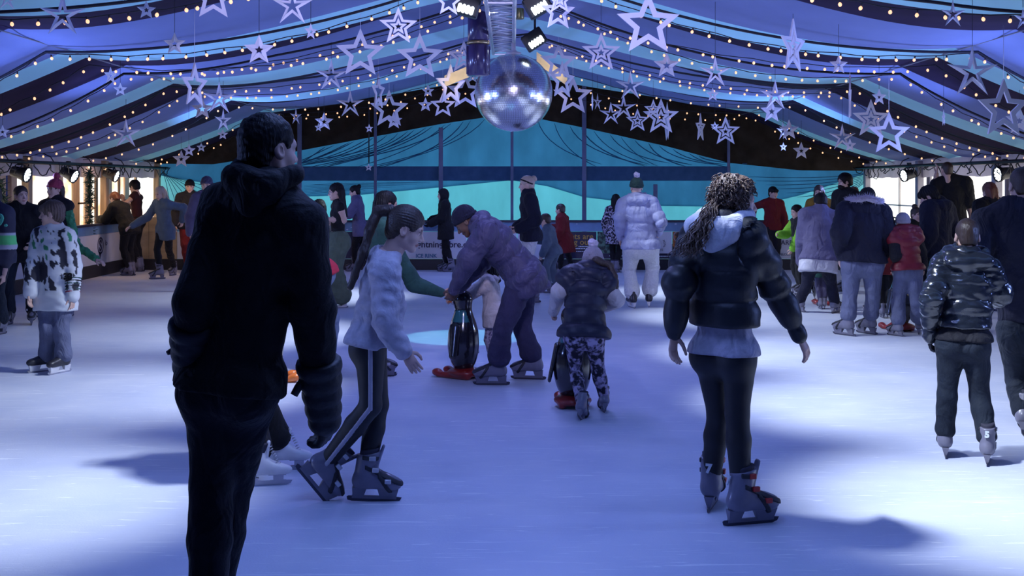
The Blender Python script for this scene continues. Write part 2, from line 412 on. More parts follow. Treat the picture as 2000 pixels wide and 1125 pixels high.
# ---- side walls: posts, pelmet, lit windows
M_post = mat('post_paint', (0.42, 0.40, 0.46), rough=0.5, var=0.2)
M_pelmet = mat('pelmet_cloth', (0.62, 0.58, 0.66), rough=0.85, var=0.2, vscale=3, trans=0.25)
M_wood = mat('pale_timber', (0.62, 0.42, 0.24), rough=0.6, var=0.4, vscale=4, stretch=(6, 6, 0.6))
M_frame = mat('cream_frame', (0.80, 0.58, 0.38), rough=0.55, var=0.15)
M_dwood = mat('dark_timber', (0.20, 0.11, 0.06), rough=0.6, var=0.4, vscale=5, stretch=(6, 6, 0.6))
def pane_mat(name, c1, c2, st):
    m = bpy.data.materials.new(name); m.use_nodes = True; nt = m.node_tree; N = nt.nodes; L = nt.links; b = N['Principled BSDF']
    tc = N.new('ShaderNodeTexCoord'); nz = N.new('ShaderNodeTexNoise'); nz.inputs['Scale'].default_value = 2.2; nz.inputs['Detail'].default_value = 4
    L.new(tc.outputs['Object'], nz.inputs['Vector']); rmp = N.new('ShaderNodeValToRGB'); e = rmp.color_ramp.elements
    e[0].position = 0.34; e[1].position = 0.52; e[0].color = (*c1, 1); e[1].color = (*c2, 1)
    L.new(nz.outputs[0], rmp.inputs[0]); L.new(rmp.outputs[0], b.inputs['Emission Color']); b.inputs['Emission Strength'].default_value = st
    b.inputs['Base Color'].default_value = (0.3, 0.3, 0.3, 1); b.inputs['Roughness'].default_value = 0.15
    return m
M_lit = pane_mat('lit_window_warm', (0.9, 0.5, 0.25), (1.0, 0.93, 0.80), 1.6)
M_day = pane_mat('lit_window_pale', (0.97, 0.90, 0.80), (1.0, 0.96, 0.90), 1.7)
POSTY = [24.45, 21.3, 17.9, 14.5, 11.1, 7.7, 4.3, 0.9]
for s, nm in ((-1, 'wall_left'), (1, 'wall_right')):
    wl = empty(nm, (0, 0, 0)); tag(wl, {'wall_left': 'left tent side with timber posts and white pelmet', 'wall_right': 'right tent side with grey posts and white pelmet'}[nm], kind='structure')
    X = s*HALF
    for y in POSTY:
        link('post', MB().bbox((min(X, X-s*0.12), y-0.07, 0), (max(X, X-s*0.12), y+0.07, zroof(HALF)-0.03), 0.012).mesh('post', M_wood if s < 0 else M_post), wl)
    for a, b2 in zip(POSTY[1:], POSTY[:-1]):
        # pelmet, gently scalloped, and the cloth above the rail
        V = []; n = 14
        for i in range(n+1):
            y = a+0.07+(b2-a-0.14)*i/n; sg = 0.03*math.sin(math.pi*i/n)+0.008*math.sin(i*2.3)
            for z in (1.73+0.01*math.sin(i*1.7), 1.9, zroof(HALF)+0.0-sg*0.2): V.append((X-s*(0.02+sg*0.6), y, z))
        Q = [(i*3+j, (i+1)*3+j, (i+1)*3+j+1, i*3+j+1) for i in range(n) for j in range(2)]
        link('pelmet', np_mesh('pelmet', V, Q, M_pelmet), wl)
    link('dado_panel', MB().bbox((min(X, X+s*0.05), -3, 0), (max(X, X+s*0.05), YEND, 0.80), 0.01).mesh('dado_panel', M_wood if s < 0 else M_post), wl)

# left: glazed timber doors and windows of the hut behind the tent side
wn = 0
def lit_unit(s, y0, y1, z0, z1, fw, fm, pm, X, bars=()):
    global wn; wn += 1
    r = empty('window_%d' % wn, (0, 0, 0)); tag(r, kind='structure')
    fr = MB()
    t = 0.06
    xa, xb = sorted((X, X+s*t))
    fr.box((xa, y0, z0), (xb, y0+fw, z1)).box((xa, y1-fw, z0), (xb, y1, z1)).box((xa, y0+fw, z1-fw), (xb, y1-fw, z1)).box((xa, y0+fw, z0), (xb, y1-fw, z0+fw))
    link('window_frame', fr.mesh('window_frame', fm), r)
    link('window_pane', MB().box((min(X+s*0.03, X+s*0.045), y0+fw, z0+fw), (max(X+s*0.03, X+s*0.045), y1-fw, z1-fw)).mesh('window_pane', pm), r)
    for (b0, b1, c0, c1, bm) in bars:
        xa, xb = sorted((X-s*0.015, X+s*0.02)); link('glazing_bar', MB().box((xa, b0, c0), (xb, b1, c1)).mesh('glazing_bar', bm), r)
    return r
XL = -HALF-0.22
lit_unit(-1, 18.0, 19.95, 0.3, 1.98, 0.20, M_frame, M_lit, XL, [(18.1, 19.9, 1.22, 1.25, M_dwood), (19.35, 19.38, 0.9, 1.25, M_dwood), (19.1, 19.8, 0.95, 0.98, M_dwood)])
lit_unit(-1, 19.97, 21.2, 0.3, 1.98, 0.10, M_frame, M_lit, XL, [(20.5, 20.8, 0.3, 1.95, M_wood), (20.7, 21.15, 1.25, 1.28, M_dwood)])
lit_unit(-1, 21.3, 22.4, 0.3, 1.98, 0.09, M_frame, M_lit, XL, [(21.62, 21.72, 0.3, 1.95, M_dwood), (22.0, 22.12, 0.3, 1.95, M_wood)])
lit_unit(-1, 22.4, 23.4, 0.3, 1.98, 0.12, M_frame, M_lit, XL, [(22.9, 22.96, 0.3, 1.95, M_dwood)])
lit_unit(-1, 23.4, 25.6, 0.3, 1.98, 0.14, M_frame, M_lit, XL, [(23.9, 24.0, 0.3, 1.95, M_wood)])
lit_unit(-1, 15.9, 17.8, 0.3, 1.98, 0.22, M_frame, M_lit, XL, [(16.9, 17.1, 0.3, 1.95, M_wood)])
lit_unit(-1, 13.6, 15.8, 0.3, 1.98, 0.2, M_frame, M_lit, XL)
for a, b2 in zip(POSTY[1:5], POSTY[:4]):
    ym = (a+b2)/2
    lit_unit(1, a+0.05, b2-0.05+(0.9 if b2 > 24 else 0), 0.55, 1.98, 0.05, M_post, M_day, HALF+0.10,
             [(ym-0.02, ym+0.02, 0.6, 1.95, mat('bar_white', (0.75, 0.72, 0.68))), (a+0.1, b2-0.1, 1.18, 1.205, mat('bar_white')), (a+0.1, b2-0.1, 0.93, 0.96, M_dwood)])
# lamps of the hut behind the left windows (hidden by the pelmet) light its timber
lamp('hut_lamp', 'AREA', (-HALF-0.10, 20.6, 1.95), (-HALF-0.24, 20.6, 1.0), 34, (1.0, 0.62, 0.32), shape='RECTANGLE', size=0.12, size_y=7.0)

# garland of greenery wound round the post between the windows
def garland(pts, name, label, n=260, seed=1):
    r = random.Random(seed); m = MB(); g = mat('garland_green', (0.05, 0.10, 0.07), rough=0.7, var=0.5, vscale=20)
    for i in range(n):
        t = r.random()*(len(pts)-1); k = int(t); u = t-k
        c = [pts[k][j]*(1-u)+pts[k+1][j]*u for j in range(3)]
        d = nrm([r.gauss(0, 1), r.gauss(0, 1), r.gauss(0, 1)]); L = r.uniform(0.06, 0.15); e = nrm(np.cross(d, [0.3, 0.2, 1]))*0.012
        c = np.array(c); m.add([c-e, c+e, c+d*L+e*0.3, c+d*L-e*0.3, c+d*L*0.5+np.cross(d, e)*1.0], [(0, 1, 4), (1, 2, 4), (2, 3, 4), (3, 0, 4)])
    o = m.build(name, g); tag(o, label, 'garland'); return o
garland([(-HALF+0.17, 20.25, z+0.0) for z in np.linspace(0.75, 1.85, 6)], 'leafy_garland', 'dark leafy garland wound up the post between lit doors', 420, 2)
garland([(-HALF+0.20, 16.5+0.1*k, 1.80-0.16*k) for k in range(5)], 'leafy_garland', 'dark leafy spray hanging at the far left window', 220, 5)

# ---- barriers round the ice
M_board = mat('barrier_white', (0.66, 0.68, 0.74), rough=0.35, var=0.08)
M_kick = mat('kickboard', (0.02, 0.02, 0.03), rough=0.5)
M_rail = mat('barrier_rail', (0.03, 0.03, 0.06), rough=0.4)
M_frieze = mat('frieze_blue', (0.16, 0.30, 0.50), rough=0.4, var=0.2, vscale=5)
M_ply = mat('plywood', (0.55, 0.42, 0.25), rough=0.6, var=0.35, vscale=3, stretch=(1, 1, 3))
M_navy = mat('advert_navy', (0.02, 0.018, 0.06), rough=0.4)
FONTS = {}
def text(s, h, loc, rot, m, parent, ax='LEFT', name='lettering', shear=0.0, bold=0.0, ext=0.0015):
    c = bpy.data.curves.new(name, 'FONT'); c.body = s; c.size = h; c.align_x = ax; c.extrude = ext; c.shear = shear; c.offset = bold
    c.resolution_u = 3; c.materials.append(m)
    return link(name, c, parent, loc, rot)
bar = empty('rink_barrier', (0, YBAR, 0)); tag(bar, 'low white advert barrier along the far end of the ice', 'barrier')
def bpart(name, x0, x1, z0, z1, m, y=0.0, th=0.04):
    return link(name, MB().bbox((x0, y, z0), (x1, y+th, z1), 0.004).mesh(name, m), bar)
bx = lambda px: (px-1000)*YBAR/FOC
bz = lambda py: EYE-(py-HOR)*YBAR/FOC
bpart('kickboard', bx(345), 7.2, 0.0, bz(506), M_kick, -0.02, 0.06)
bpart('kickboard', bx(226), bx(345), 0.0, bz(506), M_kick, -0.02, 0.06)
bpart('top_rail', bx(345), 7.2, bz(434), bz(430), M_rail, -0.03, 0.1)
bpart('frieze', bx(345), 7.2, bz(452), bz(434), M_frieze, -0.005)
bpart('plywood_panel', bx(226), bx(290), bz(506), bz(424), M_ply)
bpart('plywood_panel', bx(290.5), bx(345), bz(506), bz(424), M_ply)
fk = MB()
r4 = random.Random(4)
for i in range(90):
    x = r4.uniform(bx(350), 7.1); z = r4.uniform(bz(450), bz(436)); s = r4.uniform(0.008, 0.026)
    for k in range(3):
        a = k*math.pi/3; c, d = math.cos(a)*s, math.sin(a)*s
        fk.box((x-abs(c)-0.003, -0.009, z-abs(d)-0.003), (x+abs(c)+0.003, -0.006, z+abs(d)+0.003)) if k == 0 else fk.add([(x-c-0.002, -0.008, z-d), (x-c+0.002, -0.008, z-d), (x+c+0.002, -0.008, z+d), (x+c-0.002, -0.008, z+d)], [(0, 1, 2, 3)])
o = link('snowflake_print', fk.mesh('snowflake_print', mat('print_white', (0.75, 0.8, 0.88), rough=0.5)), bar); tag(o, kind='stuff')
ED = [345, 470, 560, 655, 756, 912, 1010, 1085, 1166, 1215, 1313, 1362, 1460, 1566, 1620, 1705, 1770]
KIND = {1085: 'navy', 1166: 'leaf', 1313: 'food', 655: 'navy', 470: 'navy'}
leafm = mat('advert_leaves', (0.012, 0.03, 0.03), color2=(0.10, 0.22, 0.16), vscale=16, rough=0.4)
foodm = mat('advert_food', (0.03, 0.014, 0.012), color2=(0.45, 0.14, 0.03), vscale=13, rough=0.4)
BR = (math.pi/2, 0, 0)
for a, b2 in zip(ED[:-1], ED[1:]):
    k = KIND.get(a); m = {'navy': M_navy, 'leaf': leafm, 'food': foodm}.get(k, M_board)
    bpart('advert_board', bx(a)+0.006, bx(b2)-0.006, bz(505.5), bz(452.5), m)
ink = mat('ink_navy', (0.02, 0.018, 0.07), rough=0.5); teal = mat('ink_teal', (0.06, 0.22, 0.36), rough=0.5); gold = mat('ink_gold', (0.50, 0.30, 0.06), rough=0.5); pw = mat('print_white')
text('www.LightningFibre.co.uk', 0.165, (bx(762), -0.006, bz(483)), BR, ink, bar, bold=0.003)
text('ICE RINK', 0.098, (bx(812), -0.006, bz(503)), BR, teal, bar, bold=0.003)
text('Tickets are', 0.155, (bx(1159), -0.006, bz(467)), BR, gold, bar, 'RIGHT', bold=0.002)
text('selling out!', 0.155, (bx(1159), -0.006, bz(478)), BR, gold, bar, 'RIGHT', bold=0.002)
st = bpart('advert_strip', bx(1085), bx(1362), bz(505.4), bz(495), M_navy, -0.008, 0.006)
def dashes(px0, px1, py, n, m, h=1.6, seed=0):
    r = random.Random(seed); q = MB(); x = px0
    while x < px1:
        w2 = r.uniform(1.2, 3.4); q.box((bx(x), -0.012, bz(py+h/2)), (bx(min(x+w2, px1)), -0.009, bz(py-h/2))); x += w2+r.uniform(0.5, 1.2)
    link('small_print', q.mesh('small_print', m), bar)
dashes(1130, 1160, 481.5, 0, pw, 1.6, 1); dashes(1117, 1160, 485.5, 0, pw, 1.6, 2); dashes(1118, 1150, 491, 0, pw, 1.6, 3)
dashes(1284, 1330, 500.5, 0, pw, 2.0, 4); dashes(1190, 1232, 499.5, 0, pw, 2.0, 5)
text('ATE', 0.06, (bx(1284), -0.006, bz(490)), BR, ink, bar)
for i, ch in enumerate('TASTE'):
    a = -0.9+i*0.32
    text(ch, 0.055, (bx(1293)+0.06*math.cos(a)-0.03, -0.006, bz(478)-0.11*math.sin(a)), (math.pi/2, R(70)-a*0.6, 0), ink, bar, 'CENTER')
text('IN', 0.125, (bx(1525), -0.006, bz(466)), BR, ink, bar); text('ARE', 0.125, (bx(1525), -0.006, bz(478)), BR, ink, bar)
text('WELCOME', 0.062, (bx(1518), -0.006, bz(499)), BR, ink, bar)
ring = MB()
for k in range(24):
    a0, a1 = 2*math.pi*k/24, 2*math.pi*(k+1)/24; r0, r1 = 0.085, 0.10; cx, cz = bx(1325), bz(462)
    ring.add([(cx+r0*math.cos(a0), -0.006, cz+r0*math.sin(a0)), (cx+r1*math.cos(a0), -0.006, cz+r1*math.sin(a0)), (cx+r1*math.cos(a1), -0.006, cz+r1*math.sin(a1)), (cx+r0*math.cos(a1), -0.006, cz+r0*math.sin(a1))], [(0, 1, 2, 3)])
link('plate_print', ring.mesh('plate_print', mat('print_grey', (0.35, 0.33, 0.36))), bar)

# side barriers
def side_barrier(s, y0, y1, label, boards):
    r = empty('rink_barrier', (s*7.2, y0, 0)); tag(r, label, 'barrier')
    def part(name, a, b, z0, z1, m, x=0, th=0.04):
        xa, xb = sorted((x*-s, x*-s+s*th)); return link(name, MB().bbox((xa, a-y0, z0), (xb, b-y0, z1), 0.004).mesh(name, m), r)
    part('kickboard', y0, y1, 0, 0.21, M_kick, 0.02, 0.06); part('top_rail', y0, y1, 0.88, 0.92, M_rail, 0.03, 0.1)
    part('frieze', y0, y1, 0.73, 0.88, M_frieze)
    for a, b, m in boards: part('advert_board', a+0.006, b-0.006, 0.213, 0.728, m)
    return r
lb = side_barrier(-1, 9, 21.98, 'white advert barrier along the left side of the ice', [(9, 12, M_board), (12, 15, M_board), (15, 18.6, M_board), (18.6, 19.35, mat('advert_purple', (0.10, 0.05, 0.18))), (19.35, 21.98, M_board)])
side_barrier(1, 9, 21.98, 'white advert barrier along the right side of the ice', [(9, 12, M_board), (12, 15, M_board), (15, 18.6, M_board), (18.6, 21.98, M_board)])
LR = (math.pi/2, 0, math.pi/2)
# round pin mark with an S on the left board
Yl = 20.6-9
pin = MB(); n = 28
for k in range(n):
    a0, a1 = 2*math.pi*k/n, 2*math.pi*(k+1)/n
    f = lambda a, r: (0.003, Yl+r*math.cos(a), 0.53+r*math.sin(a))
    pin.add([f(a0, 0.115), f(a0, 0.15), f(a1, 0.15), f(a1, 0.115)], [(0, 1, 2, 3)])
pin.add([(0.003, Yl-0.09, 0.43), (0.003, Yl+0.03, 0.40), (0.003, Yl-0.02, 0.27)], [(0, 1, 2)])
link('pin_emblem', pin.mesh('pin_emblem', ink), lb)
text('S', 0.27, (0.002, Yl, 0.44), LR, ink, lb, 'CENTER', bold=0.012)
text('lo', 0.14, (0.002, Yl+0.24, 0.52), LR, ink, lb)
# ------------------------------------------------------------------ lighting rails with par cans and cables
M_blk = mat('black_metal', (0.015, 0.015, 0.02), rough=0.45)
M_led = mat('led_white', (0.9, 0.9, 0.9), emit=(0.80, 0.93, 1.0), estr=7.0)
for s, lab in ((-1, 'black lighting rail hung with loose cables along the left eave'), (1, 'black lighting rail hung with looping cables along the right eave')):
    r = empty('lighting_rail', (s*7.1, 12, 1.93)); tag(r, lab, 'lighting rail')
    link('pipe', MB().tube([(0, y, 0) for y in np.linspace(-3, 12.3, 10)], 0.028, 8).mesh('pipe', M_blk), r)
    q = random.Random(5+s); y = -2.5
    while y < 12:
        L = q.uniform(0.25, 0.8); d = q.uniform(0.05, 0.22)
        link('cable', MB().tube([(q.uniform(-0.03, 0.03), y+L*t, 0.01-d*4*t*(1-t)+0.02*math.sin(t*9)) for t in np.linspace(0, 1, 9)], 0.009, 5).mesh('cable', M_blk), r)
        y += L*q.uniform(0.5, 0.95)
    for k in range(9):
        y = -2+k*1.65
        link('hook', MB().tube([(0, y, 0.02), (s*0.05, y, 0.10), (s*0.2, y, zroof(7.3)-1.93+0.0)], 0.009, 5).mesh('hook', M_blk), r)
def par_can(px, Y, zz, s, yaw, tilt, label):
    r = empty('par_can', ((px-1000)*Y/FOC, Y, zz)); tag(r, label, 'stage light', 'par cans on the eave rails')
    r.rotation_euler = (0, 0, R(yaw))
    T = Matrix.Rotation(R(tilt), 4, 'X')
    body = link('housing', MB().lathe([(0.045, 0.17), (0.075, 0.16), (0.085, 0.08), (0.092, 0.0), (0.112, -0.04), (0.115, -0.09), (0.105, -0.09), (0.10, -0.06)], 20, axis='y').mesh('housing', M_blk), r); body.matrix_local = T
    lens = MB()
    for k in range(18):
        rad, a = (0.0, 0) if k == 0 else ((0.042, k*math.pi/3) if k < 7 else (0.080, (k-7)*2*math.pi/11))
        lens.lathe([(0.0165, -0.068), (0.0165, -0.074), (0.009, -0.078)], 8, (rad*math.cos(a), 0, rad*math.sin(a)), 'y')
    lo = link('led_cluster', lens.mesh('led_cluster', M_led), body)
    link('yoke', MB().tube([(-0.125, 0.04, 0), (-0.125, 0.04, 0.12), (0, 0.04, 0.15), (0.125, 0.04, 0.12), (0.125, 0.04, 0)], 0.010, 6).mesh('yoke', M_blk), r)
    link('clamp', MB().bbox((-0.03, 0.01, 0.12), (0.03, 0.07, 0.22), 0.006).mesh('clamp', M_blk), r)
# yaw 0 faces the camera (-Y)
par_can(44, 17.1, 1.76, -1, 84, 14, 'lit white par can nearest the left edge on the left rail')
par_can(138, 19.1, 1.76, -1, 80, 24, 'lit par can second from the left edge on the left rail')
par_can(220, 21.0, 1.77, -1, 86, 20, 'lit par can at the far end of the left rail')
par_can(1772, 21.1, 1.77, 1, -72, 10, 'lit par can at the far end of the right rail')
par_can(1958, 17.2, 1.76, 1, -80, 8, 'larger lit par can near the right edge on the right rail')
def led_bar(p0, p1, Y, n, label, tilt=0.0):
    a, b = P(*p0, Y), P(*p1, Y); c = (a+b)/2; r = empty('led_bar', tuple(c)); tag(r, label, 'stage light', 'led bars under the ridge')
    d = nrm(b-a); L = np.linalg.norm(b-a); up = nrm(np.cross(d, [0, 1, 0])); up = up if up[2] > 0 else -up
    M = Matrix(((d[0], 0, up[0], 0), (d[1], 1, up[1], 0), (d[2], 0, up[2], 0), (0, 0, 0, 1)))
    o = link('housing', MB().bbox((-L/2-0.04, 0.0, -0.09), (L/2+0.04, 0.16, 0.13), 0.012).mesh('housing', M_blk), r); o.matrix_local = M
    for i in range(n):
        x = -L/2+L*(i+0.5)/n; w2 = L/n*0.42
        k = link('led_cell', MB().bbox((x-w2, -0.02, -0.075), (x+w2, 0.0, 0.015), 0.012).mesh('led_cell', M_led), o)
    link('bracket', MB().tube([(0, 0.08, 0.1), (0, 0.08, max(0.16, zroof(c[0], c[1]+0.08)-c[2]-0.07))], 0.015, 6).mesh('bracket', M_blk), r)
led_bar((895, 8), (927, 17), 12.2, 4, 'four cell led bar left of the truss')
led_bar((1037, 19), (1066, 2), 12.2, 5, 'led bar right of the truss near the top edge')
led_bar((1032, 87), (1058, 70), 15.2, 5, 'led bar right of the mirror ball top')

# ---- truss, hoist drum, mirror ball
tr = empty('lattice_truss', (-0.12, 4.0, 3.47)); tag(tr, 'white square lattice truss running under the ridge to the mirror ball', 'truss')
M_tr = mat('white_steel', (0.78, 0.76, 0.84), rough=0.3, metal=0.3)
LT = 12.8
for x in (-0.145, 0.145):
    for z in (0, 0.29):
        link('chord', MB().tube([(x, y, z) for y in np.linspace(0, LT, 4)], 0.024, 8).mesh('chord', M_tr), tr)
lc = MB(); y = 0.0; k = 0; q = random.Random(9)
while y < LT-0.3:
    s = 1 if k % 2 else -1; e = 0.22
    lc.tube([(-0.145*s, y, 0), (0.145*s, y+e, 0)], 0.010, 5); lc.tube([(-0.145*s, y, 0.29), (0.145*s, y+e, 0.29)], 0.010, 5)
    lc.tube([(-0.145, y, 0.145-0.145*s), (-0.145, y+e, 0.145+0.145*s)], 0.010, 5); lc.tube([(0.145, y, 0.145-0.145*s), (0.145, y+e, 0.145+0.145*s)], 0.010, 5)
    lc.tube([(-0.145, y+e, 0), (0.145, y+e, 0)], 0.008, 5)
    y += e; k += 1
tag(link('lacing', lc.mesh('lacing', M_tr), tr), kind='stuff')
for y in (0.0, 4.0, 8.0, LT):
    link('end_plate' if y in (0.0, LT) else 'splice_frame', MB().box((-0.165, y-0.012, -0.02), (0.165, y+0.012, 0.0)).box((-0.165, y-0.012, 0.29), (0.165, y+0.012, 0.31)).box((-0.165, y-0.012, 0), (-0.145, y+0.012, 0.29)).box((0.145, y-0.012, 0), (0.165, y+0.012, 0.29)).mesh('frame', M_tr), tr)
for y in (1.2, 5.2, 9.2, 12.2):
    link('hanger', MB().tube([(0.0, y, 0.29), (0.06, y, zroof(0, 4+y)-3.47)], 0.012, 6).mesh('hanger', M_blk), tr)
link('clamp', MB().lathe([(0.05, -0.06), (0.055, -0.05), (0.055, 0.05), (0.05, 0.06)], 12, (0.2, 9.2, 0.05), 'z').mesh('clamp', mat('brass_clamp', (0.25, 0.22, 0.10), rough=0.35, metal=0.8)), tr)
YB = 15.5
bc = P(1003, 181, YB); ball = empty('mirror_ball', tuple(bc)); tag(ball, 'large silver mirror ball hanging from the white truss', 'mirror ball')
RB = 76.0*YB/FOC
link('core', MB().lathe([(max(RB*0.985*math.sin(a), 0.001), -RB*0.985*math.cos(a)) for a in np.linspace(0.02, math.pi-0.02, 24)], 32).mesh('core', mat('ball_core', (0.3, 0.3, 0.34), rough=0.4, metal=1.0)), ball)
tl = MB(); q = random.Random(2); nl = 54
for i in range(nl):
    a0, a1 = math.pi*i/nl, math.pi*(i+0.93)/nl; am = (a0+a1)/2; n = max(6, int(2*nl*math.sin(am)))
    for k in range(n):
        t0, t1 = 2*math.pi*k/n, 2*math.pi*(k+0.93)/n; tx, ty = q.gauss(0, 0.012), q.gauss(0, 0.012)
        vs = []
        for (a, t, u, v) in ((a0, t0, -1, -1), (a1, t0, 1, -1), (a1, t1, 1, 1), (a0, t1, -1, 1)):
            rr2 = RB*(1+(u*tx+v*ty)*0.03); vs.append((rr2*math.sin(a)*math.cos(t), rr2*math.sin(a)*math.sin(t), rr2*math.cos(a)))
        tl.add(vs, [(0, 1, 2, 3)])
tag(link('mirror_tile', tl.mesh('mirror_tile', mat('mirror', (0.97, 0.97, 0.98), rough=0.24, metal=1.0, var=0.03)), ball), kind='stuff')
link('cap', MB().lathe([(0.10, RB-0.02), (0.10, RB+0.015), (0.05, RB+0.03), (0.03, RB+0.05), (0.03, 3.47-bc[2]+0.02)], 14).mesh('cap', M_tr), ball)
hd = empty('hoist_column', tuple(P(934, 90, 14.6))); tag(hd, 'dark violet hanging drum column left of the mirror ball', 'hoist')
s1 = 14.6/FOC; M_dr = mat('drum_violet', (0.07, 0.05, 0.16), rough=0.25, coat=0.5)
link('upper_drum', MB().lathe([(0.11, 0.08*0+0.06), (0.13, 0.07), (0.13, 0.40), (0.11, 0.42), (0.03, 0.44), (0.03, zroof(0.42, 14.6)-P(934, 90, 14.6)[2])], 18).mesh('upper_drum', M_dr), hd)
link('collar', MB().lathe([(0.135, 0.02), (0.142, 0.025), (0.142, 0.055), (0.135, 0.06)], 18).mesh('collar', mat('collar_brass', (0.5, 0.38, 0.2), rough=0.3, metal=0.7)), hd)
link('lower_drum', MB().lathe([(0.10, -0.37), (0.135, -0.36), (0.135, 0.0), (0.12, 0.02)], 18).mesh('lower_drum', M_dr), hd)
for k in range(6):
    a = k*math.pi/3+0.3; link('rib', MB().tube([(0.135*math.cos(a), 0.135*math.sin(a), -0.35), (0.135*math.cos(a), 0.135*math.sin(a), 0.0)], 0.018, 6).mesh('rib', M_dr), hd)

# ---- festoon strings across the tent
M_wire = mat('festoon_cable', (0.012, 0.010, 0.02), rough=0.6)
M_bulb = mat('warm_bulb', (1.0, 0.6, 0.3), emit=(1.0, 0.50, 0.26), estr=1.5); M_bulb.cycles.emission_sampling = 'NONE'
M_cool = M_bulb
bulb_me = MB().lathe([(0.004, 0.018), (0.012, 0.011), (0.016, 0.0), (0.012, -0.011), (0.003, -0.017)], 8).mesh('bulb', M_bulb)
sock_me = MB().lathe([(0.008, 0.018), (0.009, 0.036), (0.004, 0.042)], 6).mesh('socket', M_wire)
def inview(p, m=30):
    px = 1000+FOC*p[0]/p[1]; py = HOR-(p[2]-EYE)*FOC/p[1]; return -m < px < 2000+m and -m < py < 500
STR = [(7.4, 'topmost string of warm bulbs crossing the upper corners'), (9.2, 'string of warm bulbs on the first pale stripe from the front'),
       (12.0, 'string of warm bulbs with a black rope, kinked near the left and right edges'), (13.2, 'string of warm bulbs on the frontmost full dark stripe'),
       (14.4, 'string of bulbs under a black rope along the second pale blue stripe'), (16.3, 'string of warm bulbs at the front edge of the middle dark stripe'),
       (17.2, 'string of bulbs at the back edge of the middle dark stripe'), (19.6, 'string of warm bulbs on the dark stripe behind the mirror ball'), (22.0, 'second last string of warm bulbs towards the far gable'), (23.3, 'last string of warm bulbs before the black gable cloth')]
q = random.Random(11); NB = 0
for si, (y, lab) in enumerate(STR):
    r = empty('string_light', (0, y, 3.9)); tag(r, lab, 'string lights', 'festoon strings under the lining')
    anch = [(-7.15, 0.13), (-PX, 0.11), (-0.25, 0.13), (0.25, 0.13), (PX, 0.11), (7.15, 0.13)]
    rope = []; wr = []; bl = []
    for (xa, da), (xb, db) in zip(anch[:-1], anch[1:]):
        za, zb = zroof(xa, y)-da, zroof(xb, y)-db; L = math.hypot(xb-xa, zb-za)
        sg = 0.065*L*q.uniform(0.8, 1.25); s2 = sg*0.72
        n = 22 if L > 1 else 3
        for i in range(n):
            t = i/n; x = xa+(xb-xa)*t; dz = za+(zb-za)*t
            lim = zroof(x, y)-0.10
            rope.append((x, 0, min(dz-s2*4*t*(1-t), lim)-3.9)); wr.append((x, 0.02, min(dz-sg*4*t*(1-t)-0.01*math.sin(i*2.0), lim-0.02)-3.9))
        if L > 1:
            nb = int(L/(0.19 if y < 18 else 0.27))
            for i in range(nb):
                t = (i+0.5+q.uniform(-0.3, 0.3))/nb; x = xa+(xb-xa)*t; z = min(za+(zb-za)*t-sg*4*t*(1-t), zroof(x, y)-0.13)-0.042
                bl.append((x, 0.02+q.uniform(-0.02, 0.02), z-3.9))
    rope.append((7.15, 0, zroof(7.15, y)-0.13-3.9)); wr.append((7.15, 0.02, zroof(7.15, y)-0.15-3.9))
    if si in (1, 2, 4, 5): link('rope', MB().tube(rope, 0.014, 6).mesh('rope', M_wire), r)
    link('wire', MB().tube(wr, 0.005, 5).mesh('wire', M_wire), r)
    for b in bl:
        if inview((b[0], b[1]+y, b[2]+3.9)):
            o = link('bulb', bulb_me, r, b); NB += 1
            o.rotation_euler = (q.uniform(-.3, .3), q.uniform(-.3, .3), 0)
            if y < 13: link('socket', sock_me, o)

# ---- hanging stars
M_star = mat('star_white', (0.86, 0.82, 0.92), rough=0.45, var=0.08)
def ring_pts(R0, c): return [(R0*(1 if k % 2 == 0 else c)*math.sin(k*math.pi/5), R0*(1 if k % 2 == 0 else c)*math.cos(k*math.pi/5)) for k in range(10)]
def star_frame(R0, c, s, th):
    m = MB(); o = ring_pts(R0, c); i = ring_pts(R0*s, c); V = []
    for y in (-th/2, th/2): V += [(x, y, z) for x, z in o]+[(x, y, z) for x, z in i]
    F = []
    for k in range(10):
        j = (k+1) % 10
        F += [(k, j, 10+j, 10+k), (20+k, 30+k, 30+j, 20+j), (k, 20+k, 20+j, j), (10+k, 10+j, 30+j, 30+k)]
    return m.add(V, F)
def star_fold(R0, c, s, th):
    m = MB(); o = ring_pts(R0, c); i = ring_pts(R0*s, c); i = [(x*1.0, z*1.0) for x, z in i]; V = [(x, 0, z) for x, z in o]
    for y in (-th, th): V += [(x, y*(1.0 if k % 2 == 0 else 0.55), z) for k, (x, z) in enumerate(i)]
    F = []
    for k in range(10):
        j = (k+1) % 10; F += [(k, j, 10+j, 10+k), (k, 20+k, 20+j, j), (10+k, 10+j, 20+j, 20+k)]
    return m.add(V, F)
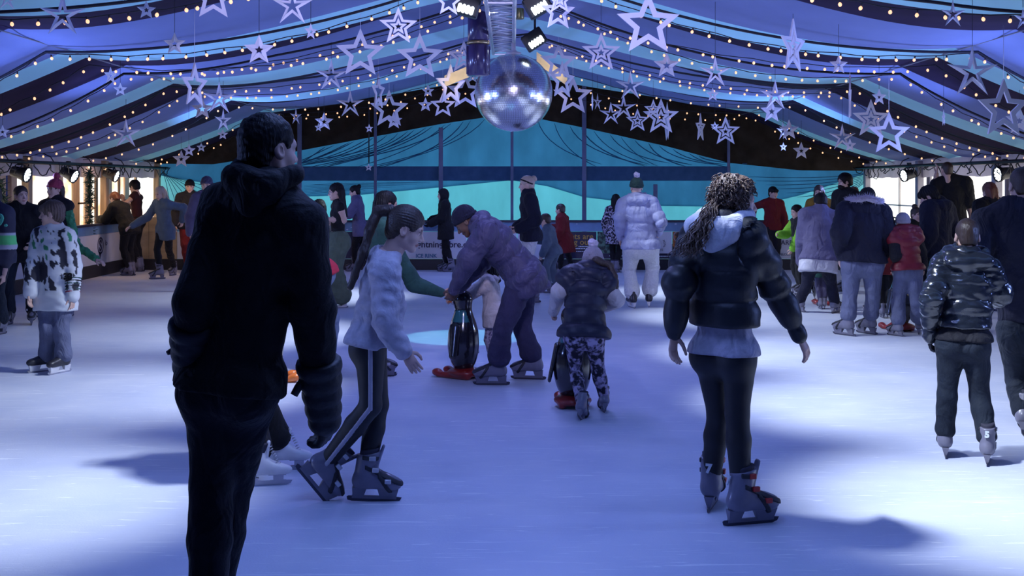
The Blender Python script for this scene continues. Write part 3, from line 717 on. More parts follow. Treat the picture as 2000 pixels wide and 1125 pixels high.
STARS = [  # px, py, radius px, kind, twist, label tail
 (122, 30, 46, 'S', 8, 'at the top left corner'), (286, 20, 19, 'C', 20, 'on the blue stripe right of the top left corner star'), (14, 0, 22, 'S', 30, 'cut by the top left corner of the picture'),
 (417, -4, 46, 'A', 12, 'cut by the top edge, right of the small pale star'), (341, 86, 23, 'C', 0, 'on the first dark stripe left of the big man'), (506, 98, 31, 'C', 10, 'just above the big man in black'),
 (216, 148, 18, 'C', 62, 'turned edgewise below the left kink of the bulb string'), (235, 175, 14, 'C', 5, 'lowest below the left kink of the bulb string'), (380, 168, 46, 'A', 72, 'turned narrow, tallest in the cluster left of the big man'),
 (395, 213, 22, 'C', 8, 'with solid arms at the heart of the cluster left of the big man'), (428, 193, 34, 'S', 28, 'with pointed arms right of the cluster left of the big man'), (436, 236, 24, 'S', 58, 'turned narrow under the cluster left of the big man'),
 (435, 263, 11, 'C', 5, 'lowest in the cluster left of the big man'), (246, 262, 31, 'S', 6, 'alone above the left rail'), (354, 311, 18, 'C', 0, 'lowest of the left side stars above the teal corner'),
 (369, 294, 13, 'C', 10, 'behind the lowest left star'), (393, 288, 10, 'C', 25, 'tiny, nearest the big man on the left'), (5, 258, 14, 'C', 35, 'cut by the left edge'),
 (571, 12, 42, 'S', 6, 'at the top edge above the big man'), (607, 62, 17, 'C', 52, 'turned narrow right of the top star above the big man'), (704, 105, 50, 'A', 6, 'left of the pair over the ponytail girl'),
 (778, 52, 39, 'B', 8, 'above the pair of big frames left of the mirror ball'), (820, 112, 48, 'A', 4, 'right of the pair over the ponytail girl'), (876, 4, 30, 'A', 20, 'at the top edge left of the led bar'),
 (647, 148, 34, 'S', 14, 'slim, left below the left big frame'), (684, 204, 29, 'S', 4, 'slim, on the black cloth under the left big frame'), (739, 180, 36, 'A', 76, 'turned narrow left of the double cluster'),
 (760, 214, 39, 'A', 4, 'over a small star in the cluster above the ponytail girl'), (769, 236, 18, 'C', 20, 'inside the lower half of the cluster frame above the ponytail girl'), (633, 238, 19, 'C', 4, 'right of the big man head'),
 (622, 249, 9, 'C', 40, 'tiny, behind the star right of the big man head'), (578, 228, 18, 'S', 60, 'narrow, touching the big man head'), (721, 251, 9, 'C', 30, 'upper of two on the black cord'),
 (720, 327, 8, 'C', 10, 'lower of two on the black cord'), (836, 178, 13, 'C', 4, 'upper of two small ones left of the mirror ball'), (831, 205, 15, 'C', 0, 'lower of two small ones left of the mirror ball'),
 (865, 206, 26, 'A', 10, 'frame lowest left of the mirror ball'), (880, 168, 42, 'A', 48, 'bright slim frame left of the mirror ball'), (909, 180, 37, 'A', 6, 'frame half behind the left of the mirror ball'),
 (923, 150, 13, 'B', 10, 'tiny double star at the upper left of the mirror ball'), (906, 112, 34, 'B', 8, 'half hidden by the violet drum'), (1093, 0, 30, 'B', 8, 'at the top edge right of the truss'),
 (1090, 24, 38, 'A', 22, 'frame behind the top star right of the truss'), (1174, 103, 40, 'B', 3, 'right of the led bars'), (1266, 48, 65, 'A', 4, 'biggest of all, right of centre at the top'),
 (1302, 128, 27, 'C', 2, 'solid, right below the biggest frame'), (1397, 142, 33, 'S', 8, 'slim, above the curly haired girl'), (1392, 185, 14, 'C', 10, 'small, under the slim star above the curly haired girl'),
 (1091, 122, 38, 'A', 8, 'frame touching the right top of the mirror ball'), (1098, 158, 38, 'A', 46, 'bright slim frame right of the mirror ball'), (1119, 188, 40, 'A', 2, 'frame on the black cloth right of the mirror ball'),
 (1157, 200, 20, 'C', 87, 'seen edge on, left one right of the mirror ball'), (1167, 200, 18, 'S', 56, 'narrow, beside the edge on star right of the mirror ball'), (1231, 168, 31, 'S', 5, 'slim, above the four star row'),
 (1193, 223, 24, 'S', 3, 'leftmost slim one of the four star row'), (1218, 211, 27, 'S', 5, 'second slim one of the four star row'), (1245, 236, 24, 'B', 6, 'third, dim one of the four star row'),
 (1291, 229, 37, 'B', 2, 'fourth and largest of the four star row'), (1276, 214, 20, 'B', 14, 'dim, behind the largest of the four star row'), (1303, 240, 42, 'C', 87, 'seen edge on across the four star row'),
 (1368, 250, 29, 'B', 62, 'narrow, above the curly haired girl shoulder'), (1417, 257, 30, 'B', 3, 'directly above the curly haired girl'), (1396, 246, 9, 'C', 10, 'tiny, left of the star directly above the curly haired girl'),
 (1549, 92, 56, 'B', 52, 'turned narrow, large, right of the centre top'), (1638, 127, 20, 'C', 10, 'small on the second pale string at right'), (1861, 28, 29, 'S', 12, 'on the topmost string at right'),
 (1899, 142, 54, 'S', 4, 'big slim one under the right kink'), (1960, 214, 60, 'A', 14, 'large frame at the right edge'), (1991, 236, 30, 'C', 4, 'solid, behind the large frame at the right edge'),
 (1660, 192, 45, 'A', 76, 'frame turned nearly edge on at right'), (1514, 187, 33, 'S', 6, 'slim, top of the right cluster'), (1507, 218, 24, 'C', 8, 'solid, beneath the slim top of the right cluster'),
 (1701, 233, 39, 'B', 6, 'left of the crossing pair above the fur hood'), (1736, 262, 44, 'A', 4, 'right of the crossing pair above the fur hood'), (1717, 190, 17, 'C', 14, 'small, above the crossing pair'),
 (1645, 269, 28, 'S', 4, 'slim, low above the bearded man'), (1660, 284, 14, 'C', 12, 'small, beside the slim low star above the bearded man'), (1529, 257, 20, 'S', 38, 'left of two low ones in the right cluster'),
 (1541, 254, 21, 'C', 4, 'right of two low ones in the right cluster'), (1530, 287, 9, 'C', 20, 'tiny, lowest in the right cluster'), (1565, 295, 18, 'C', 8, 'lowest on the black cloth above the red shirt boy'),
 (1843, 231, 18, 'C', 80, 'edge on, small, above the tall man at right'), (1998, 38, 24, 'S', 20, 'cut by the right edge near the top')]
KN = {'A': 'open star frame', 'B': 'white star within a star,', 'C': 'cut-out star', 'S': 'slim folded star'}
for (px, py, rp_, kd, tw, tail) in STARS:
    for R0 in (0.40, 0.34, 0.28, 0.22, 0.17, 0.13, 0.10, 0.08, 0.06, 0.045):
        Y = R0*FOC/rp_
        t = P(px, py-rp_, Y)
        if Y < 23.6 and t[2] < zroof(t[0], Y)-0.06: break
    c = P(px, py, Y); o = empty('hanging_star', tuple(c)); tag(o, KN[kd]+' '+tail, 'star', 'white stars hung from the lining')
    T = Matrix.Rotation(R(tw), 4, 'Z')
    if kd == 'A': ms = [('frame', star_frame(R0, 0.45, 0.60, 0.035*R0*2))]
    elif kd == 'B': ms = [('frame', star_frame(R0, 0.43, 0.66, 0.06*R0)), ('inner_star', star_frame(R0*0.46, 0.43, 0.42, 0.06*R0))]
    elif kd == 'C': ms = [('folded_body', star_fold(R0, 0.45, 0.30, 0.10*R0))]
    else: ms = [('folded_body', star_fold(R0, 0.30, 0.50, 0.10*R0))]
    for nm, b in ms: k = link(nm, b.mesh(nm, M_star), o); k.matrix_local = T
    zt = zroof(c[0], c[1])-c[2]
    link('thread', MB().tube([(0, 0, R0*0.97), (0.0, 0, zt)], 0.0022, 4).mesh('thread', M_wire if kd != 'A' else M_star), o)
    if kd == 'B': link('inner_thread', MB().tube([(0, 0, R0*0.45), (0, 0, R0*0.66)], 0.002, 4).mesh('thread', M_star), o)
xk, Yk = (720.5-1000)*22.8/FOC, 22.8
tag(MB().tube([(xk, Yk, P(0, 318, Yk)[2]), (xk, Yk, zroof(xk, Yk))], 0.012, 6).build('black_cord', M_wire), 'thick black cord hanging down the teal cloth left of centre', 'cord')

# cream valances beside the mirror ball, each with an added warm spot to light it
M_cream = mat('cream_valance', (0.80, 0.70, 0.50), rough=0.8)
for (p0, p1, lab) in (((868, 159), (917, 139), 'cream cloth strip lit warm left of the mirror ball'), ((1048, 112), (1108, 157), 'cream cloth strip lit warm right of the mirror ball')):
    Y = 18.6; a, c = P(*p0, Y), P(*p1, Y); m = (a+c)/2
    d = np.array([0, 0, 0.09]); e = np.array([0, 0.02, 0])
    V = [a-m-d, c-m-d, c-m+d, a-m+d, a-m-d+e, c-m-d+e, c-m+d+e, a-m+d+e]
    tag(MB().add(V, [(0, 1, 2, 3), (7, 6, 5, 4), (0, 4, 5, 1), (1, 5, 6, 2), (2, 6, 7, 3), (3, 7, 4, 0)]).build('cloth_strip', M_cream, None, tuple(m)), lab, 'cloth strip')
    lamp('warm_fill', 'SPOT', tuple(m+np.array([0, -0.8, -0.1])), tuple(m), 22, (1.0, 0.78, 0.45), spot_size=R(60), spot_blend=0.8, shadow_soft_size=0.05)
# ------------------------------------------------------------------ people: heads, hands, skates, clothes
U3 = np.array([0, 0, 1.0])
CACHE = {}
def head_mesh(res):
    if ('head', res) in CACHE: return CACHE[('head', res)]
    p = [ell((0, -0.012, 0.032), (0.073, 0.092, 0.082), 0.02),
         ell((0, 0.030, -0.022), (0.056, 0.060, 0.080), 0.03),
         cone((-0.042, 0.005, -0.060), (-0.012, 0.066, -0.094), 0.018, 0.014, 0.03), cone((0.042, 0.005, -0.060), (0.012, 0.066, -0.094), 0.018, 0.014, 0.03),
         ell((0, 0.070, -0.094), (0.017, 0.015, 0.014), 0.015),
         ell((0.035, 0.055, -0.036), (0.022, 0.024, 0.024), 0.02), ell((-0.035, 0.055, -0.036), (0.022, 0.024, 0.024), 0.02),
         cone((-0.036, 0.070, 0.016), (0.036, 0.070, 0.016), 0.013, 0.013, 0.02),
         ell((0.030, 0.090, -0.004), (0.016, 0.012, 0.011), 0.012, op='s'), ell((-0.030, 0.090, -0.004), (0.016, 0.012, 0.011), 0.012, op='s'),
         ell((0.030, 0.072, -0.004), (0.013, 0.013, 0.012), 0.004), ell((-0.030, 0.072, -0.004), (0.013, 0.013, 0.012), 0.004),
         cone((0, 0.084, 0.004), (0, 0.106, -0.034), 0.007, 0.0105, 0.012), ell((0.011, 0.094, -0.038), (0.008, 0.009, 0.007), 0.007), ell((-0.011, 0.094, -0.038), (0.008, 0.009, 0.007), 0.007),
         ell((0, 0.083, -0.061), (0.021, 0.012, 0.005), 0.006), ell((0, 0.081, -0.070), (0.018, 0.012, 0.006), 0.006),
         cone((0, -0.018, -0.05), (0, -0.035, -0.16), 0.050, 0.052, 0.03)]
    for s in (-1, 1):
        M = np.array([[0.9, 0.3*s, 0], [-0.3*s, 0.9, -0.2], [0, 0.2, 1]])
        p += [ell((s*0.074, -0.006, -0.012), (0.009, 0.019, 0.031), 0.006, M), ell((s*0.082, 0.0, -0.008), (0.006, 0.010, 0.018), 0.006, M, 's')]
    V, Q = sdf(p, res)
    C = np.ones((len(V), 3))   # multiplies the skin tone; lips, brows, eyes are coloured for real
    x, y, z = np.abs(V[:, 0]), V[:, 1], V[:, 2]
    C[(y > 0.068) & (((x/0.022)**2+((z+0.0655)/0.010)**2) < 1)] *= (0.78, 0.50, 0.50)
    C[(y > 0.05) & (np.abs(z-0.018-0.12*(0.03-x)*0) < 0.0055) & (x > 0.012) & (x < 0.046)] *= (0.25, 0.2, 0.2)
    ey = (y > 0.06) & (((x-0.030)/0.0145)**2+((z+0.004)/0.0085)**2 < 1); C[ey] = (1.35, 1.5, 1.7)
    ir = (y > 0.06) & (((x-0.030)/0.0060)**2+((z+0.004)/0.0075)**2 < 1); C[ir] = (0.08, 0.08, 0.1)
    ln = (y > 0.06) & (x > 0.014) & (x < 0.047) & (np.abs(z-0.006) < 0.003); C[ln] *= (0.3, 0.25, 0.25)
    CACHE[('head', res)] = (V, Q, C); return V, Q, C
def hand_mesh(res, curl, fat=0.0):
    k = ('hand', res, curl, fat)
    if k in CACHE: return CACHE[k]
    p = [cone((-0.03, 0, 0), (0.01, 0, 0), 0.026+fat, 0.027+fat, 0.01, (0, 0, 1), 0.75), cone((0.012, 0, 0.002), (0.070, 0, 0), 0.030+fat, 0.037+fat, 0.01, (0, 0, 1), 0.40)]
    for z, L, a0 in ((0.027, 0.074, 0.06), (0.009, 0.082, 0.02), (-0.009, 0.076, -0.02), (-0.026, 0.060, -0.08)):
        a = np.array([0.078, 0.0, z]); th = 0
        for f, da, r0, r1 in ((0.44, 38, 0.0090, 0.0085), (0.32, 52, 0.0085, 0.0078), (0.24, 34, 0.0078, 0.0068)):
            th += R(da)*curl+0.06; b = a+L*f*np.array([math.cos(th), math.sin(th), a0*math.cos(th)]); p.append(cone(a, b, r0+fat, r1+fat, 0.003)); a = b
    a = np.array([0.018, 0.006, 0.026]); b = a+np.array([0.030, 0.016, 0.026]); c = b+np.array([0.028, 0.010+0.012*curl, 0.006]); d = c+np.array([0.022, 0.010+0.01*curl, -0.004])
    p += [cone(a, b, 0.0135+fat, 0.011+fat, 0.006), cone(b, c, 0.0105+fat, 0.0095+fat, 0.003), cone(c, d, 0.0095+fat, 0.0075+fat, 0.003)]
    CACHE[k] = sdf(p, res); return CACHE[k]

M_skin = mat('skin', vcol=True, rough=0.5, var=0.08, vscale=30)
SK_LIGHT, SK_MID, SK_DARK = (0.62, 0.40, 0.32), (0.45, 0.27, 0.19), (0.13, 0.065, 0.04)
# ---- skates: boot shell with liner, straps, holder and blade; toe along +y, ice at z = 0
ANK = np.array([0, -0.045, 0.165])
M_boot = mat('rental_shell', (0.17, 0.165, 0.225), rough=0.38, var=0.2, vscale=12, coat=0.2); M_strap = mat('strap_black', (0.02, 0.02, 0.03), rough=0.6)
M_bootw = mat('white_leather', (0.72, 0.71, 0.74), rough=0.4, var=0.1, vscale=14); M_bootb = mat('black_boot', (0.025, 0.025, 0.035), rough=0.35, var=0.3, vscale=14)
M_liner = mat('liner_dark', (0.03, 0.028, 0.05), rough=0.8); M_blade = mat('blade_steel', (0.5, 0.5, 0.56), rough=0.25, metal=0.9)
M_hold = mat('holder_dark', (0.05, 0.05, 0.08), rough=0.4); M_holdw = mat('holder_white', (0.7, 0.7, 0.75), rough=0.4); M_buck = mat('buckle_grey', (0.55, 0.55, 0.6), rough=0.3, metal=0.4); M_red = mat('buckle_red', (0.45, 0.03, 0.03), rough=0.4)
def boot_prims(kind, o=0.0):
    if kind == 'rental':
        return [cone((0, -0.075, 0.118), (0, 0.085, 0.108), 0.046+o, 0.046+o, 0.02), ell((0, 0.115, 0.108), (0.047+o, 0.055+o, 0.040+o), 0.03),
                cone((0, -0.055, 0.13), (0, -0.030, 0.31), 0.054+o, 0.060+o, 0.03, (1, 0, 0), 1.12), cone((0, 0.0, 0.15), (0, 0.07, 0.12), 0.046+o, 0.040+o, 0.03)]
    if kind == 'figure':
        return [cone((0, -0.075, 0.108), (0, 0.10, 0.098), 0.040+o, 0.038+o, 0.02), ell((0, 0.125, 0.096), (0.038+o, 0.045+o, 0.030+o), 0.02),
                cone((0, -0.055, 0.12), (0, -0.045, 0.27), 0.045+o, 0.050+o, 0.03, (1, 0, 0), 1.1), cone((0, -0.01, 0.15), (0, 0.06, 0.11), 0.038+o, 0.034+o, 0.03)]
    return [cone((0, -0.075, 0.118), (0, 0.095, 0.108), 0.043+o, 0.043+o, 0.02), ell((0, 0.125, 0.108), (0.043+o, 0.05+o, 0.038+o), 0.02),
            cone((0, -0.055, 0.13), (0, -0.045, 0.28), 0.049+o, 0.055+o, 0.03, (1, 0, 0), 1.15), cone((0, -0.005, 0.15), (0, 0.06, 0.12), 0.042+o, 0.038+o, 0.03)]
def skate_meshes(kind, res):
    k = ('skate', kind, res)
    if k in CACHE: return CACHE[k]
    out = []; bm_, top = {'rental': (M_boot, 0.290), 'figure': (M_bootw, 0.250), 'hockey': (M_bootb, 0.255)}[kind]
    fz = {'rental': 0.076, 'figure': 0.070, 'hockey': 0.076}[kind]
    b = boot_prims(kind)+[cut((0, 0, fz), (0, 0, -1)), cut((0, 0, top), (0, -0.18, 1))]
    if kind == 'rental': b += [cone((0, 0.012, 0.20), (0, 0.050, 0.325), 0.034, 0.026, 0.012, (1, 0, 0), 0.35)]
    if kind == 'figure': b += [cone((0, -0.085, 0.085), (0, -0.085, 0.058), 0.034, 0.030, 0.01), cut((0, 0, 0.048), (0, 0, -1)), cone((0, 0.01, 0.19), (0, 0.022, 0.275), 0.030, 0.030, 0.012, (1, 0, 0), 0.4)]
    if kind == 'hockey': b += [cone((0, 0.005, 0.19), (0, 0.03, 0.30), 0.034, 0.032, 0.012, (1, 0, 0), 0.35)]
    V, Q = sdf(b, res); out.append(('boot', np_mesh('boot', V, Q, bm_), None))
    V, Q = sdf([cone((0, -0.05, 0.20), (0, -0.028, top+0.022), 0.044, 0.052, 0.01, (1, 0, 0), 1.05), cut((0, 0, top+0.022), (0, -0.15, 1))], res); out.append(('liner', np_mesh('liner', V, Q, M_liner), 0))
    if kind != 'figure':
        lv = [((0, -0.04, 0.262), (0, 0.10, 1)), ((0, -0.02, 0.196), (0, 0.45, 1)), ((0, 0.055, 0.13), (0, 0.9, 0.62))] if kind == 'rental' else [((0, -0.03, 0.235), (0, 0.2, 1))]
        for c, n in lv:
            c = np.array(c); n = nrm(n)
            V, Q = sdf(boot_prims(kind, 0.006)+[cut(c+n*0.012, n, 0.002), cut(c-n*0.012, -n, 0.002), cut((0, c[1]-0.030, 0), (0, -1, 0), 0.002)], res*0.8); out.append(('strap', np_mesh('strap', V, Q, M_strap), 0))
            m = MB(); s = 0.060 if c[2] > 0.15 else 0.052
            for sg in (1,):
                m.bbox((sg*s-0.012, c[1]+0.012, c[2]-0.014), (sg*s+0.008, c[1]+0.050, c[2]+0.012), 0.003)
            out.append(('buckle', m.mesh('buckle', M_buck), 0))
    else:
        m = MB()
        for i in range(9):
            t = i/8; y = 0.075-0.062*t; z = 0.130+0.125*t if t > 0.35 else 0.130+0.11*t
            y += 0.030*(1-t)*0+0.012; m.tube([(-0.026, y-0.012, z), (-0.012, y+0.006, z+0.006), (0.012, y+0.006, z+0.010), (0.026, y-0.012, z+0.004)], 0.0028, 5)
        out.append(('lace', m.mesh('lace', mat('lace_grey', (0.55, 0.55, 0.6))), 0))
    h = MB()
    if kind == 'figure':
        h.box((-0.0035, -0.105, 0.02), (0.0035, -0.045, 0.052)).box((-0.018, -0.11, 0.046), (0.018, -0.04, 0.052))
        out.append(('blade_holder', h.mesh('blade_holder', M_blade), 0)); h = MB()
        h.box((-0.0035, 0.03, 0.02), (0.0035, 0.13, 0.032)).box((-0.0035, 0.05, 0.02), (0.0035, 0.115, 0.074)).box((-0.02, 0.02, 0.066), (0.02, 0.13, 0.072))
        out.append(('blade_holder', h.mesh('blade_holder', M_blade), 0))
    else:
        def post(y0, y1, y2, y3, z1):
            h.add([(sx*w2, y, z) for z, w2, ya, yb in ((0.018, 0.007, y0, y1), (z1, 0.026, y2, y3)) for y in (ya, yb) for sx in (-1, 1)],
                  [(0, 1, 3, 2), (4, 6, 7, 5), (0, 4, 5, 1), (2, 3, 7, 6), (0, 2, 6, 4), (1, 5, 7, 3)])
        post(-0.115, -0.055, -0.12, -0.035, 0.082); post(0.045, 0.135, 0.025, 0.15, 0.082)
        h.add([(sx*0.007, y, z) for y in (-0.12, 0.14) for z in (0.016, 0.034) for sx in (-1, 1)], [(0, 1, 3, 2), (4, 6, 7, 5), (0, 4, 5, 1), (2, 3, 7, 6), (0, 2, 6, 4), (1, 5, 7, 3)])
        out.append(('blade_holder', h.mesh('blade_holder', M_holdw if kind == 'hockey' else M_boot), 0))
    bl = MB(); pr = [(-0.150, 0.024), (-0.145, 0.006), (-0.12, 0.0), (0.13, 0.0), (0.160, 0.010), (0.170, 0.028), (0.150, 0.030), (-0.140, 0.030)]
    n = len(pr); bl.add([(sx*0.003, y, z) for sx in (-1, 1) for y, z in pr], [tuple(range(n)), tuple(range(2*n-1, n-1, -1))]+[((i+1) % n, i, n+i, n+(i+1) % n) for i in range(n)])
    out.append(('blade', bl.mesh('blade', M_blade if kind != 'rental' else M_hold), 0))
    CACHE[k] = out; return out
def put_skate(body, kind, M, sc, far, tr):
    ms = skate_meshes(kind, 0.012 if far else 0.007); root = None
    MM = Matrix([[*(sc*M[i]), tr[i]] for i in range(3)]+[[0, 0, 0, 1]])
    for nm, me, par in ms:
        if far == 2 and nm in ('buckle', 'lace'): continue
        o = link('skate' if par is None else nm, me, body if par is None else root)
        if par is None: root = o; o.matrix_local = MM
    return root

def ik(a, b, l1, l2, pole):
    d = b-a; L = np.linalg.norm(d)
    if L > (l1+l2)*0.995: k = L/((l1+l2)*0.995); l1 *= k; l2 *= k
    u = d/L; x = (l1*l1-l2*l2+L*L)/(2*L); hgt = math.sqrt(max(l1*l1-x*x, 0))
    pp = pole-u*(pole@u); return a+u*x+nrm(pp)*hgt
def yawv(y): return np.array([math.sin(R(y)), math.cos(R(y)), 0.0]), np.array([math.cos(R(y)), -math.sin(R(y)), 0.0])

def person(label, px, gy, yaw, top=None, h=None, b=1.0, lean=3, tilt=0, tw=0, hy=0, hp=4, crouch=0, pf=0.0, skin=SK_LIGHT, curl=0.35,
           pel=None, nck=None, hed=None, wL='down', wR='down', eL=None, eR=None, fL=None, fR=None, stance=0.10, kL=None, kR=None,
           skates='rental', topwear=None, legs=None, hair=None, hat=None, gloves=None, lod=None, res=None, extra=None, headx=0.0, hk=1.0, Y=None, poleL=None, poleR=None):
    Y = Y or gY(gy); X = (px-1000)*Y/FOC; O = np.array([X, Y, 0.0]); F, Rt = yawv(yaw)
    if lod is None: lod = 0 if Y < 8.6 else (1 if Y < 13.6 else 2)
    res = res or (0.0085, 0.0125, 0.017)[lod]
    if h is None: h = EYE-(top-HOR)*Y/FOC-0.08-headx
    s = h/1.72; lift = 0.082*s
    px3 = lambda q: P(q[0], q[1], Y+(q[2] if len(q) > 2 else 0))
    pe = px3(pel) if pel else O+F*pf*h+U3*(lift+0.535*h-crouch)
    T = nrm(U3*math.cos(R(lean))+F*math.sin(R(lean))+Rt*math.sin(R(tilt)))
    nk = px3(nck) if nck else pe+T*0.295*h
    T = nrm(nk-pe)
    hh = (0.10+0.075*h)*hk; HF, HR = yawv(yaw+hy)
    HF = nrm(HF*math.cos(R(hp))-U3*math.sin(R(hp))); HU = np.cross(HR, HF)
    hd = px3(hed) if hed else nk+nrm(T*0.45+HU*0.4+U3*0.2)*(0.045*h+0.42*hh)+HF*0.02
    SF, S = yawv(yaw+tw); S = nrm(S-T*(S@T)); SFt = nrm(np.cross(U3, S)) if abs(T[2]) > 0.3 else F
    sh = {'L': nk-T*0.030*h-S*0.094*h*b, 'R': nk-T*0.030*h+S*0.094*h*b}
    hp_ = {'L': pe-Rt*0.052*h*b-U3*0.01*h, 'R': pe+Rt*0.052*h*b-U3*0.01*h}
    wr, el, an, kn, ft = {}, {}, {}, {}, {}
    for sd, sg, w, e, f, k, pole in (('L', -1, wL, eL, fL, kL, poleL), ('R', 1, wR, eR, fR, kR, poleR)):
        a = sh[sd]
        if w == 'down': w3 = a+S*sg*0.055*h+F*0.035*h-U3*0.300*h
        elif w == 'front': w3 = a+F*0.23*h-U3*0.14*h-S*sg*0.03*h
        elif w == 'pocket': w3 = a+F*0.09*h-U3*0.23*h-S*sg*0.02*h+S*sg*0.03
        elif w == 'belly': w3 = a+F*0.15*h-U3*0.17*h-S*sg*0.09*h
        elif w == 'up': w3 = a+F*0.16*h+U3*0.03*h-S*sg*0.05*h
        else: w3 = px3(w)
        wr[sd] = w3
        pl = np.array(pole, float) if pole is not None else nrm(-F*0.8+S*sg*0.5-U3*0.2)
        el[sd] = px3(e) if e else ik(a, w3, 0.172*h, 0.150*h, pl)
        if f is None: c = O+Rt*sg*stance/2*s*1.0; fy, pit, az = yaw+sg*8, 0, None
        elif f[0] == 'a': c = px3(f[1:4]); fy, pit, az = f[4], f[5], 'a'
        else: Yf = gY(f[1]); c = np.array([(f[0]-1000)*Yf/FOC, Yf, 0]); fy, pit, az = f[2], (f[3] if len(f) > 3 else 0), None
        f2, r2 = yawv(fy); ff = nrm(f2*math.cos(R(pit))-U3*math.sin(R(pit))); uu = np.cross(r2, ff)
        M3 = np.stack([r2, ff, uu], 1)
        if az == 'a': org = c-M3@ANK*s
        else: org = c
        an[sd] = org+M3@ANK*s; ft[sd] = (org, M3)
        kn[sd] = px3(k) if k else ik(hp_[sd], an[sd], 0.250*h, 0.240*h, nrm(F+0.25*Rt*sg+0.3*f2))
    # ---- the body: torso, limbs, head and hands in one mesh
    rc, rw, rh, fl = 0.081*h*b, 0.072*h*b, 0.086*h*b, 0.68
    wst = pe+(nk-pe)*0.38; chs = pe+(nk-pe)*0.72
    tors = lambda o, q=None, k=0.03: [cone(pe-T*0.02*h, wst, rh+o, rw+o, k, Rt, fl+o*1.0, q=q), cone(wst, chs, rw+o, rc+o, k, S, fl+o*1.0, q=q and (q[0], q[1], np.linalg.norm(wst-pe))), cone(chs, nk-T*0.035*h, rc+o, 0.062*h*b+o, k, S, 0.72, q=q and (q[0], q[1], np.linalg.norm(chs-pe)))]
    trap = lambda o: [cone(sh['L']+T*0.004*h, nk+T*0.012*h, 0.036*h*b+o, 0.036*h+o, 0.03), cone(sh['R']+T*0.004*h, nk+T*0.012*h, 0.036*h*b+o, 0.036*h+o, 0.03)]
    def arm(sd, o, cuff=None, q=None, k=0.025, upto=1.0):
        w3 = el[sd]+(wr[sd]-el[sd])*upto
        return [cone(sh[sd], el[sd], 0.030*h*b+o, 0.026*h*b+o, k, q=q), cone(el[sd], w3, 0.027*h*b+o, (0.019*h+o) if cuff is None else cuff, 0.012, q=q)]
    def leg(sd, o, ank=0.026, k=0.02, q=None, upto=1.0):
        a = an[sd]; kk = kn[sd]; hi = hp_[sd]; cf = kk+(a-kk)*0.35-nrm(np.cross(np.cross(a-kk, F), a-kk)+1e-9)*(-0.0)
        e2 = kk+(a-kk)*upto
        return [cone(hi, kk, 0.052*h*b+o, 0.033*h+o, 0.03, q=q), cone(kk, cf, 0.033*h+o, 0.034*h+o, 0.02, q=q), cone(cf, e2, 0.034*h+o, ank*h+o, 0.02, q=q)]
    bp = tors(0)+trap(0)+[cone(nk-T*0.02*h, hd-HU*0.03*h, 0.032*h, 0.030*h, 0.02)]
    for sd in 'LR': bp += arm(sd, 0)+leg(sd, -0.012 if legs else -0.004)
    V, Q = sdf(bp, max(res*1.25, 0.012))
    Bparts = [(V, Q, np.tile(skin, (len(V), 1)))]
    hs = hh/0.225; HM = np.stack([HR, HF, HU], 1)
    Vh, Qh, Ch = head_mesh((0.0045, 0.006, 0.009)[lod])
    Bparts.append((hd+(Vh*hs)@HM.T, Qh, np.clip(Ch*np.array(skin), 0, 1)))
    gl = None
    HN = {}
    for sd, sg in (('L', -1), ('R', 1)):
        x = nrm(wr[sd]-el[sd]); zt = F if abs(x@F) < 0.85 else U3; z = nrm(zt-x*(zt@x)); y = np.cross(z, x)
        Mh = np.stack([x, y*(1 if sg > 0 else -1)*1.0, z], 1)
        cu = curl[0 if sd == 'L' else 1] if isinstance(curl, tuple) else curl
        fat = 0.004 if gloves else 0.0
        vh, qh = hand_mesh((0.0045, 0.0065, 0.009)[lod], cu, fat+(0.002 if lod == 2 else 0))
        vv = wr[sd]+(vh*s*0.98)@Mh.T+x*0.012
        HN[sd] = (vv, qh if sg > 0 else qh[:, ::-1])
        if not gloves: Bparts.append((*HN[sd], np.tile(np.array(skin)*0.95, (len(vv), 1))))
    V, Q, C = join(Bparts)
    if (np.linalg.det(HM)) < 0: pass
    org = O.copy()
    me = np_mesh('person', V-org, Q, M_skin, C); body = link('person', me, None, tuple(org)); tag(body, label, 'person')
    def sub(name, prims, m, r=None, disp=None, parent=body, colf=None):
        V, Q = sdf(prims, r or res, disp); 
        if len(Q) == 0: return None
        col = colf(V-org) if colf else None
        return link(name, np_mesh(name, V-org, Q, m, col), parent)
    if gloves:
        for sd in 'LR':
            vv, qq = HN[sd]; g = link('glove', np_mesh('glove', vv-org, qq, gloves), body)
            if extra and 'gauntlet' in extra:
                x = nrm(wr[sd]-el[sd])
                sub('gauntlet', [cone(wr[sd]-x*0.10*h, wr[sd]+x*0.02*h, 0.043*h, 0.032*h, 0.01, q=(0.05, 0.006)), cut(wr[sd]-x*0.10*h, -x)], gloves)
    # ---- legs
    lg = legs or {}
    if lg:
        o = lg.get('o', 0.012); q = lg.get('q'); ank = lg.get('ank', 0.026); upto = lg.get('upto', 0.93)
        wv = lg.get('wr', 0.004)
        pr = [cone(pe-T*0.03*h, pe+T*0.055*h, rh+o, rw+o+0.004, 0.03, Rt, fl+o), cut(pe+T*0.055*h, T)]
        for sd in 'LR': pr += leg(sd, o, ank, q=q, upto=upto)
        if lg.get('seat'): pr += [ell(hp_['L']-F*0.022*h-U3*0.018*h, (0.050*h*b+o,)*3, 0.04), ell(hp_['R']-F*0.022*h-U3*0.018*h, (0.050*h*b+o,)*3, 0.04)]
        dsp = (lambda x, y, z: wv*wob(x, y, z*1.5, 15, 1)+wv*0.5*wob(x, y, z*1.3, 42, 2)) if wv else None
